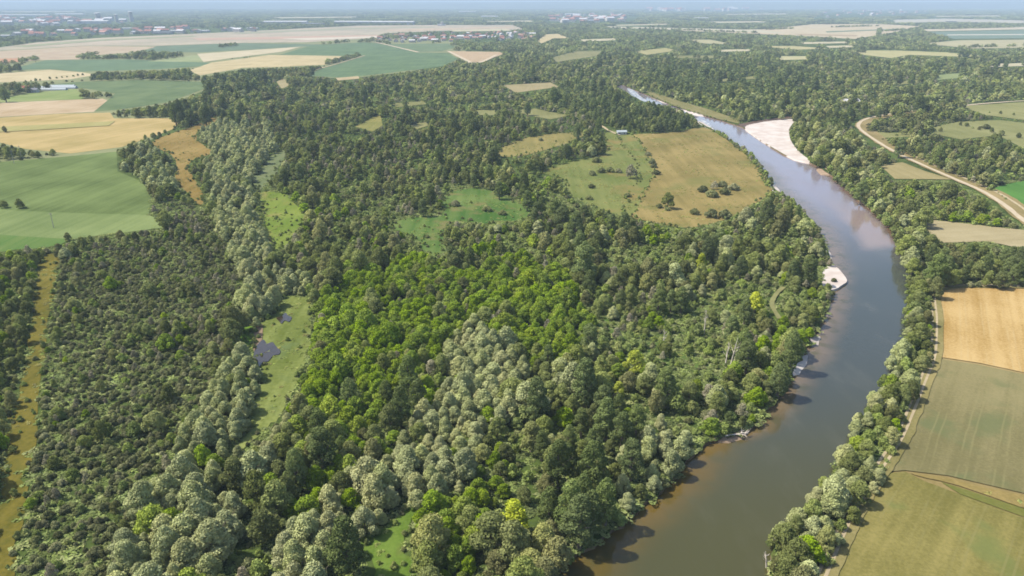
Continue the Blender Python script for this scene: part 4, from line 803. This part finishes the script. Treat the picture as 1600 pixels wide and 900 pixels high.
tus_m = [m_leaf('tussock_grass', (.10, .095, .030), (.20, .18, .062), (.17, .19, .05), .2, .3), m_leaf('tussock_green', (.085, .105, .028), (.165, .195, .055), (.18, .175, .06), .2, .3)]
def tussock_mesh(v, mat):
    r_ = np.random.default_rng(900 + v); lb = [(r_.normal(0, .45), r_.normal(0, .45), .1, r_.uniform(.3, .55)) for _ in range(5)]
    Q, tn = crown_arrays(r_, lb, 70, .2, .7); Q[:, 2] *= .55; return quads_mesh('grass_tussock', Q, tn, mat)
tsrc = [tussock_mesh(v, tus_m[0]) for v in range(2)] + [tussock_mesh(v + 2, tus_m[1]) for v in range(2)]
tp, tk = [], []
for nm_, p_ in MEAD:
    if nm_ in ('crop_field', 'bare_patch'): continue
    g_ = P2G(p_[:, 0], p_[:, 1]); x0, y0 = g_.min(0); x1, y1 = g_.max(0); y1 = min(y1, 1000)
    if y1 <= y0: continue
    n_ = int(min(2600, (x1 - x0) * (y1 - y0) * .07)); xx = RNG.uniform(x0, x1, n_); yy = RNG.uniform(y0, y1, n_); ok = inside(g_, xx, yy) & (np.sin(xx * .13 + yy * .05) + np.sin(yy * .11 - xx * .07) + RNG.normal(0, .8, n_) > .1)
    dry = nm_ in ('dry_meadow', 'grass_track', 'river_meadow', 'grass_strip')
    tp.append(np.c_[xx[ok], yy[ok], np.full(ok.sum(), .22)]); tk.append(np.where(RNG.uniform(0, 1, ok.sum()) < (.75 if dry else .15), RNG.integers(0, 2, ok.sum()), 2 + RNG.integers(0, 2, ok.sum())))
tp = np.concatenate(tp); tk = np.concatenate(tk); ts = RNG.uniform(.4, 1.15, len(tp))
gn_scatter('grass', tp, RNG.uniform(0, 6.28, len(tp)), np.c_[ts * 1.3, ts, ts * .7], tk, tsrc, 'rough tussocky grass on the meadows, marsh and grass track', 'grass')
ug_m = m_leaf('undergrowth_leaves', (.056, .072, .024), (.128, .152, .050), (.150, .150, .066), .2, .4)
usrc = [tussock_mesh(v + 6, ug_m) for v in range(3)]
ux, uy = band(95, 520, 1, 60000); upx, upy = G2P(ux, uy, 0.0); uk = (upx > -120) & (upx < 1720) & (upy < 1010)
ux, uy, upx, upy = ux[uk], uy[uk], upx[uk], upy[uk]; ub = inside(river_px, upx, upy) | inside(pts(1462, 445, 1760, 445, 1760, 1010, 1272, 1010, 1300, 880, 1330, 805, 1392, 715, 1440, 605, 1460, 540), upx, upy)
for c in CLEAR: ub |= inside(c, upx, upy)
ux, uy = ux[~ub], uy[~ub]; us = RNG.uniform(.8, 2.3, len(ux))
gn_scatter('undergrowth', np.c_[ux, uy, np.zeros(len(ux))], RNG.uniform(0, 6.28, len(ux)), np.c_[us * 1.2, us, us * .8], RNG.integers(0, 3, len(ux)), usrc, 'low leafy undergrowth on the ground between the trees', 'undergrowth')
print('TUSSOCKS', len(tp))

# far woods: clumps of eight trees to 4.5 km, patches of forty beyond
def clump_mesh(var, ntree, spread, nq, leaf, H):
    rng = np.random.default_rng(500 + var); QQ, TT = [], []
    for t in range(ntree):
        a = rng.uniform(0, 6.283); d = spread * math.sqrt(rng.uniform(0, 1)); s = rng.uniform(.7, 1.25); h = H * s
        lb = [(math.cos(a) * d + rng.normal(0, 1.2), math.sin(a) * d + rng.normal(0, 1.2), h * z, h * r) for z, r in ((.35, .34), (.55, .32), (.74, .24))]
        Q, tn = crown_arrays(rng, lb, nq, leaf * s, .45); QQ.append(Q); TT.append(np.clip(tn * .6 + rng.uniform(0, .4), 0, 1))
    return quads_mesh('far_clump', np.concatenate(QQ), np.concatenate(TT), M['far'])
def far_scatter(y0, y1, n, step, h, r, xmax=1.0):
    x, y = band(y0, y1, 1, n); px, py = G2P(x, y, h * .5); k = (px > -230) & (px < 1830); x, y = x[k], y[k]
    bad = np.zeros(len(x), bool)
    for zz, dx in ((0.0, 0), (h * .9, 0), (h * .4, -r), (h * .4, r)):
        px, py = G2P(x + dx, y, zz)
        for c in CLEAR: bad |= inside(c, px, py)
        if zz == 0.0 or dx == 0:
            for c in TOWNS: bad |= inside(c, px, py) & (RNG.uniform(0, 1, len(px)) < .9)
    x, y = x[~bad], y[~bad]; g2 = {}; out = []
    for a, b in zip(x, y):
        cx, cy = int(a // step), int(b // step)
        if any((a - p) ** 2 + (b - q) ** 2 < step * step for i in (-1, 0, 1) for j in (-1, 0, 1) for p, q in g2.get((cx + i, cy + j), ())): continue
        g2.setdefault((cx, cy), []).append((a, b)); out.append((a, b, 0.0))
    return np.array(out)
TOWNS = [pts(580, 66, 600, 56, 700, 52, 800, 50, 840, 56, 800, 64, 720, 66, 640, 68), pts(-20, 60, 0, 48, 240, 42, 420, 42, 420, 51, 250, 55, 100, 59), pts(-20, 40, -20, 26, 200, 26, 230, 38, 100, 42), pts(840, 36, 880, 22, 960, 19, 1010, 24, 990, 36), pts(1260, 30, 1300, 15, 1450, 13, 1460, 22, 1380, 27), pts(990, 19, 1060, 9, 1250, 8, 1260, 15, 1150, 19)]
HEDGES = [(1370, 50, 1440, 45), (1372, 56, 1374, 46), (1190, 47, 1240, 45), (1300, 43, 1372, 41), (1470, 46, 1600, 42.5), (1560, 40, 1610, 39), (1440, 41, 1480, 44), (1000, 46, 1100, 48), (1100, 49, 1180, 52), (950, 45, 990, 44.5), (124, 92, 200, 90), (126, 91, 150, 86), (200, 90, 290, 85), (0, 102, 60, 93), (510, 101, 560, 88), (520, 99, 548, 91), (345, 74, 372, 71), (1500, 75, 1600, 72), (1330, 80, 1350, 83),
          (40, 129, 78, 124), (78, 124, 130, 118), (128, 152, 168, 150), (0, 320, 44, 324), (0, 324, 40, 326), (0, 244, 90, 243), (0, 248, 60, 246), (62, 243, 92, 242), (190, 236, 262, 208), (268, 202, 330, 184), (640, 57, 740, 55), (598, 62, 640, 60), (880, 70, 930, 68), (1500, 196, 1560, 210), (1560, 212, 1640, 222), (1400, 212, 1470, 206), (1540, 176, 1600, 182)]
hl = []
for x0, y0, x1, y1 in HEDGES:
    q = P2G([x0, x1], [y0, y1]); ln = float(np.linalg.norm(q[1] - q[0])); big = q[0][1] > 1500; st = 16.0 if big else 5.0
    for t in np.arange(0, 1.0001, st / max(ln, st)):
        if random.random() < .82: hl.append((*(q[0] * (1 - t) + q[1] * t + RNG.normal(0, 2.0 if big else .8, 2)), 0.0, big))
fa = far_scatter(1800, 4500, 45000, 17.0, 10, 8)
cl = [clump_mesh(v, 8, 9.0, 26, 1.5, 10) for v in range(3)]
hb = np.array([h[:3] for h in hl if h[3]]); hs = np.array([h[:3] for h in hl if not h[3]])
fa = np.concatenate([fa, hb])
nf = len(fa); s = RNG.uniform(.75, 1.2, nf); s[-len(hb):] *= .8
gn_scatter('distant_woodland', fa, RNG.uniform(0, 6.28, nf), np.c_[s, s, s], RNG.integers(0, 3, nf), cl, 'dark woods and hedges between the far fields', 'distant woods')
fb = far_scatter(4500, 15500, 60000, 62.0, 9, 35)
cm = [clump_mesh(10 + v, 44, 36.0, 13, 3.0, 10) for v in range(3)]
nf2 = len(fb); s = RNG.uniform(.8, 1.25, nf2)
gn_scatter('horizon_woodland', fb, RNG.uniform(0, 6.28, nf2), np.c_[s, s, s * .9], RNG.integers(0, 3, nf2), cm, 'blue hazy woods stretching to the horizon', 'horizon woods')
HPL = [(40, 128, 'behind the farm'), (105, 121, 'in the row right of the farm polytunnels'), (148, 151, 'in the small clump before the dark green field'), (20, 322, 'in the short hedge inside the big green field'), (50, 245, 'in the hedge above the big green field'), (225, 222, 'between golden wheat and brown meadow'), (300, 193, 'at the upper end of the brown meadow'), (1530, 203, 'inside the olive pasture'), (1600, 217, 'at the right edge of the olive pasture'), (1435, 209, 'at the near end of the olive pasture'), (1570, 179, 'along the far pasture')]
for i, q in enumerate(hs):
    if i % 2 == 0: 
        hx, hy = G2P(q[0], q[1], 0.0); hn = HPL[int(np.argmin([(hx - a) ** 2 + 4 * (hy - b) ** 2 for a, b, _ in HPL]))][2]
        make_tree('wood' if RNG.uniform() < .7 else 'green', q[0], q[1], RNG.uniform(.45, 1.0), 'hedgerow_tree', 'dark hedgerow tree ' + hn, 'hedgerow tree', 'hedgerow trees ' + hn, .8)
print('FAR', nf, nf2)

# ---- dead and bare trees
def bare_tree(px, py, H, label, seed, lean=(0, 0), nb=9):
    rng = np.random.default_rng(seed); q = P2G(px, py)
    o = bpy.data.objects.new('dead_tree', None); COL.objects.link(o); o.location = (q[0], q[1], 0); tag(o, label, 'dead tree', None)
    V, F = tube([(0, 0, -.2), (lean[0] * .4, lean[1] * .4, H * .4), (lean[0], lean[1], H)], [.28, .20, .05], 7); mesh_obj('trunk', V, F, M['deadwood'], o)
    br = []
    for i in range(nb):
        t = rng.uniform(.35, .95); a = rng.uniform(0, 6.283); ln = H * rng.uniform(.12, .25) * (1.2 - t)
        b = (lean[0] * t, lean[1] * t, H * t)
        br.append(tube([b, (b[0] + math.cos(a) * ln, b[1] + math.sin(a) * ln, b[2] + ln * .8), (b[0] + math.cos(a) * ln * 1.4, b[1] + math.sin(a) * ln * 1.4, b[2] + ln * 1.7)], [.09, .06, .02], 5))
    V, F = merge(br); mesh_obj('branches', V, F, M['deadwood'], o)
bare_tree(1100, 522, 10, 'bare white trunk standing at the left of the tall poplar', 1)
bare_tree(1140, 576, 12, 'leaning bare stem, longest of those before the tall poplar', 2, (1.6, 0))
bare_tree(1133, 572, 9, 'short bare stem left of the leaning one', 3, (.6, .2))
bare_tree(1147, 566, 10, 'thin bare stem against the tall poplar foliage', 4, (1.1, .3))
bare_tree(1036, 545, 8, 'small bare trunk beside the green glade', 5)
bare_tree(812, 418, 9, 'slim bare trunk above the bright green wood', 6)
bare_tree(1198, 886, 4.5, 'bare twiggy sapling on the outer bank at the water edge', 7, (-.8, 0), 12)
# driftwood on the inner bank
rng = np.random.default_rng(31); dq = P2G(1150, 680); dp = []
dp.append(tube([(-3.5, -.6, .15), (0, 0, .3), (3.2, .9, .5)], [.3, .22, .1], 6))
for i in range(9):
    b = (rng.uniform(-1, 3), rng.uniform(-.3, .9), .35); a = rng.uniform(-1.2, 1.8)
    dp.append(tube([b, (b[0] + math.cos(a) * 1.1, b[1] + math.sin(a) * 1.1, .8), (b[0] + math.cos(a) * 1.9, b[1] + math.sin(a) * 1.9, rng.uniform(.3, 1.6))], [.12, .09, .04], 5))
V, F = merge(dp); dw = mesh_obj('driftwood', V, F, M['deadwood']); dw.location = (dq[0], dq[1], .0); tag(dw, 'bleached fallen tree lying at the inner river bank', 'driftwood')

# ------------------------------------------------------------------ buildings and poles
M['wall'] = m_plain('render_wall', alb(244, 236, 222), .9, .05, .5); M['roof'] = m_plain('clay_tiles', alb(186, 120, 100), .9, .18, .8)
M['white'] = m_plain('white_cladding', alb(236, 236, 234), .7, .04, .1); M['grey_roof'] = m_plain('grey_roofing', alb(150, 152, 156), .8, .1, .1); M['glass'] = m_plain('window_dark', (.03, .035, .04), .2, .1, 1)
M['tunnel'] = m_plain('tunnel_film', alb(206, 216, 216), .4, .05, .2); M['concrete'] = m_plain('concrete', alb(206, 200, 190), .9, .08, .1)
def gable(L, D, h, rh, ov=.5):
    V = [(-L / 2, -D / 2, 0), (L / 2, -D / 2, 0), (L / 2, D / 2, 0), (-L / 2, D / 2, 0), (-L / 2, -D / 2, h), (L / 2, -D / 2, h), (L / 2, D / 2, h), (-L / 2, D / 2, h), (-L / 2, 0, h + rh), (L / 2, 0, h + rh)]
    F = [(0, 1, 5, 4), (1, 2, 6, 9, 5), (2, 3, 7, 6), (3, 0, 4, 8, 7)]
    k = rh / (D / 2)
    e = [(-L / 2 - ov, -D / 2 - ov, h - ov * k + .05), (L / 2 + ov, -D / 2 - ov, h - ov * k + .05), (L / 2 + ov, 0, h + rh + .05), (-L / 2 - ov, 0, h + rh + .05), (L / 2 + ov, D / 2 + ov, h - ov * k + .05), (-L / 2 - ov, D / 2 + ov, h - ov * k + .05)]
    e2 = [(a, b, c + .3) for a, b, c in e]
    o = len(V); V += e + e2; a = o + 6
    R = [(a, a + 1, a + 2, a + 3), (a + 3, a + 2, a + 4, a + 5), (o, o + 3, o + 2, o + 1), (o + 3, o + 5, o + 4, o + 2), (o, o + 1, a + 1, a), (o + 4, o + 5, a + 5, a + 4), (o + 1, o + 2, a + 2, a + 1), (o + 2, o + 4, a + 4, a + 2), (o + 3, o, a, a + 3), (o + 5, o + 3, a + 3, a + 5)]
    return V, F, R
def building_mesh(name, L, D, h, rh, wall, roof, windows=True):
    V, F, R = gable(L, D, h, rh); idx = [0] * len(F) + [1] * len(R); F = F + R
    if windows:
        nx = max(2, int(L // 3.2))
        for s in (-1, 1):
            for fl in range(max(1, int(h // 2.7))):
                for i in range(nx):
                    x = -L / 2 + (i + .5) * L / nx; z = .9 + fl * 2.7; y = s * (D / 2 + .03)
                    o = len(V); V += [(x - .5, y, z), (x + .5, y, z), (x + .5, y, z + 1.3), (x - .5, y, z + 1.3)]; F.append((o, o + 1, o + 2, o + 3) if s < 0 else (o + 3, o + 2, o + 1, o)); idx.append(2)
    me = bpy.data.meshes.new(name); me.from_pydata(V, [], F); [me.materials.append(m) for m in (wall, roof, M['glass'])]; me.polygons.foreach_set('material_index', idx); me.update(); return me
ROOFS = [m_plain('clay_tiles', alb(*c), .9, .18, .8) for c in ((196, 142, 124), (182, 130, 114), (218, 170, 152), (240, 238, 236))]
HOUSES = [building_mesh('house', 13 + 2 * v, 9 + v, 5 + (v % 2) * 1.2, 2.6, M['wall'], ROOFS[v]) for v in range(4)]
def put(name, me, px, py, rz, s, label, cat, group=None, sz=None):
    q = P2G(px, py); o = bpy.data.objects.new(name, me); COL.objects.link(o); o.location = (q[0], q[1], 0); o.rotation_euler = (0, 0, rz)
    o.scale = (s, s, s) if sz is None else sz; tag(o, label, cat, group); return o
def houses(n, poly, label, group, smin=.9, smax=1.4, nm='house', ct='house'):
    P_ = pts(*poly); c = 0
    x0, y0 = P_.min(0); x1, y1 = P_.max(0)
    while c < n:
        px, py = random.uniform(x0, x1), random.uniform(y0, y1)
        if not inside(P_, np.array([px]), np.array([py]))[0]: continue
        v = random.randrange(4)
        put(nm, HOUSES[v], px, py, random.choice((0, 1.57)) + random.uniform(-.4, .4), random.uniform(smin, smax), label % ('red-roofed', 'brown-roofed', 'pale pink-roofed', 'white-roofed')[v], ct, group); c += 1
houses(62, (584, 66, 602, 57, 700, 53, 740, 53, 736, 63, 700, 66, 640, 67), '%s house in the village beyond the blue-green field', 'houses of the village beyond the fields')
houses(46, (736, 63, 742, 53, 800, 51, 846, 56, 826, 63), '%s house at the wooded end of the far village', 'houses at the wooded village end')
houses(60, (0, 58, 60, 50, 240, 46, 420, 44, 400, 50, 250, 53, 100, 57), '%s house in the town beyond the pale plain', 'houses of the town beyond the plain', 1.3, 2.2)
houses(50, (0, 40, 0, 29, 100, 29, 200, 33, 190, 38, 60, 41), '%s pale block in the far left town behind the plain', 'blocks of the far left town', 1.8, 3.2, 'town_building', 'apartment block')  # house meshes scaled up as pale buildings of the far left town
houses(60, (850, 31, 880, 24, 960, 22, 1000, 26, 980, 34, 880, 36), '%s house in the far town behind the river plain', 'houses of the far town behind the plain', 1.9, 3.2)
houses(34, (1270, 22, 1330, 16, 1440, 15, 1450, 20, 1380, 24, 1290, 28), '%s house in the far right town below the hills', 'houses of the far right town', 1.6, 2.6)
houses(80, (1000, 17, 1060, 11, 1200, 8, 1240, 12, 1150, 17, 1060, 18), '%s block of the hazy hill town on the horizon', 'blocks of the hazy horizon town', 3.5, 6.5, 'town_building', 'apartment block')  # house meshes scaled up further for the horizon town
SHED = [building_mesh('warehouse', 60, 26, 8, 2.0, M['white'], M['white'], False), building_mesh('warehouse', 60, 26, 8, 2.0, M['concrete'], M['grey_roof'], False)]
for px, py, wpx, v, lab in ((447, 38, 62, 0, 'long white warehouse at the far edge of the pale plain'), (560, 38, 66, 0, 'white warehouse in the middle of the plain edge row'), (615, 38.5, 60, 0, 'white warehouse at the right end of the plain edge row'), (490, 40, 30, 1, 'grey warehouse between two white ones'), (140, 37, 58, 0, 'low white warehouse beside the far factory tower'),
                            (35, 26, 76, 0, 'very long white warehouse at the far left horizon'), (110, 24.5, 40, 0, 'white warehouse right of the very long one'), (277, 50, 18, 0, 'cream hangar beside the dark hangar'), (256, 53, 26, 1, 'dark hangar at the plain edge'), (320, 50, 14, 0, 'small white shed right of the cream hangar'),
                            (395, 46, 16, 0, 'white shed at the right end of the town'), (200, 46, 14, 0, 'white block in the middle of the town'), (10, 58, 14, 0, 'white shed at the left end of the town'), (925, 33, 12, 0, 'white shed in front of the far town'), (895, 24, 22, 0, 'long white hall in the far town'), (690, 40, 12, 0, 'white hall between plain and far village'), (1100, 13, 36, 0, 'pale hall below the hazy horizon town'), (1215, 11, 30, 0, 'pale hall at the right of the horizon town'), (1095, 30, 20, 0, 'white strip roof in the blue far woods'), (765, 28, 24, 0, 'white hall with spire in the far woods'), (1485, 35, 14, 1, 'grey shed far right in the fields'), (730, 20, 24, 0, 'faint white hall near the middle horizon'), (1365, 18, 16, 0, 'white hall in the far right town')):
    q = P2G(px, py); dep = float(q[1]) / FPX; k = wpx * dep * 1.02 / 60.0
    put('warehouse', SHED[v], px, py, random.uniform(-.06, .06), 1, lab, 'warehouse', None, (k, max(.8, min(2.0, k)), max(.8, min(1.9, k * .7))))
def tower(px, py, h, r, label, dome=True):
    q = P2G(px, py); o = bpy.data.objects.new('factory_tower', None); COL.objects.link(o); o.location = (q[0], q[1], 0); tag(o, label, 'tower')
    V, F = tube([(0, 0, 0), (0, 0, h * .9)], [r, r], 16); mesh_obj('shaft', V, F, M['concrete'], o)
    V, F = tube([(0, 0, h * .9 + .02), (0, 0, h * .95), (0, 0, h)], [r * 1.25, r * 1.2, r * .3], 16); mesh_obj('cap', V, F, M['white'], o)
tower(155, 36, 62, 15, 'white factory tower rising over the far left town'); tower(183, 35, 50, 9, 'slim pale tower between the far left towers'); tower(206, 34, 66, 13, 'pale factory tower right of the white one'); tower(691, 40, 20, 8, 'pale tower beside the white hall near the village'); tower(1290, 62, 1, .5, 'tiny post') if False else None
# the farm
farm_q = P2G(38, 143)
fo = bpy.data.objects.new('farmhouse', None); COL.objects.link(fo); fo.location = (farm_q[0], farm_q[1], 0); fo.rotation_euler = (0, 0, .15); tag(fo, 'pink farmhouse with red roof behind the conifers', 'house')
V, F, R = gable(16, 9, 5, 2.8); mesh_obj('walls', V, F, M['wall'], fo); mesh_obj('roof', V, R, M['roof'], fo)
for i in range(4):
    bx = box(-7 + i * 4, -5.8 + i * 4, -4.56, -4.48, 1.2, 2.7); mesh_obj('window', *bx, M['glass'], fo)
def tunnel(px, py, L, Wd, label):
    q = P2G(px, py); V, F = [], []; n = 10
    for x in (-L / 2, L / 2):
        for i in range(n + 1): a = math.pi * i / n; V.append((x, -math.cos(a) * Wd / 2, math.sin(a) * Wd * .42))
    for i in range(n): F.append((i, i + 1, n + 2 + i, n + 1 + i))
    F.append(tuple(range(n + 1))); F.append(tuple(range(n + 1, 2 * n + 2))[::-1])
    o = mesh_obj('polytunnel', V, F, M['tunnel']); o.location = (q[0], q[1], 0); o.rotation_euler = (0, 0, .1); tag(o, label, 'greenhouse')
tunnel(86, 138.5, 62, 9, 'longest pale polytunnel beside the farm'); tunnel(82, 141, 40, 8, 'front pale polytunnel beside the farm'); tunnel(96, 136, 40, 8, 'rear pale polytunnel beside the farm')
put('barn', building_mesh('barn', 14, 8, 4, 2, M['white'], M['grey_roof']), 52, 144.5, .1, 1, 'small white barn right of the farmhouse', 'barn')
put('hut', building_mesh('hut', 9, 5, 2.6, 1.2, M['white'], M['tunnel']), 971, 210, .1, 1, 'small white-roofed hut at the top of the river meadow', 'hut')
put('house', HOUSES[3], 1328, 166, .2, 1, 'lone pale house in the far right woods', 'house')
def pole(px, py, h, label):
    q = P2G(px, py); o = bpy.data.objects.new('utility_pole', None); COL.objects.link(o); o.location = (q[0], q[1], 0); tag(o, label, 'utility pole')
    V, F = tube([(0, 0, -.3), (0, 0, h)], [.2, .13], 8); mesh_obj('post', V, F, M['concrete'], o)
    mesh_obj('crossarm', *box(-1.1, 1.1, -.08, .08, h - .9, h - .72), M['concrete'], o)
pole(22, 256, 11, 'pale utility pole before the hedge, the nearer of two'); pole(34, 248, 11, 'pale utility pole in the hedge behind the green field'); pole(84, 356, 9, 'slim utility pole in the pale green crop strip')

# ------------------------------------------------------------------ the air
HZ = NT('haze_air'); pv = HZ.n('ShaderNodeVolumePrincipled')
pv.inputs['Color'].default_value = (.50, .64, .78, 1); pv.inputs['Density'].default_value = 1.02e-4; pv.inputs['Anisotropy'].default_value = 0.0
HZ.l(pv.outputs[0], HZ.out.inputs['Volume'])
V, F = box(-41000, 41000, -2900, 41000, -4.0, 165.0)
tag(mesh_obj('haze', V, F, HZ.m), 'thin pale blue summer haze over the whole plain', 'haze', None, 'stuff')
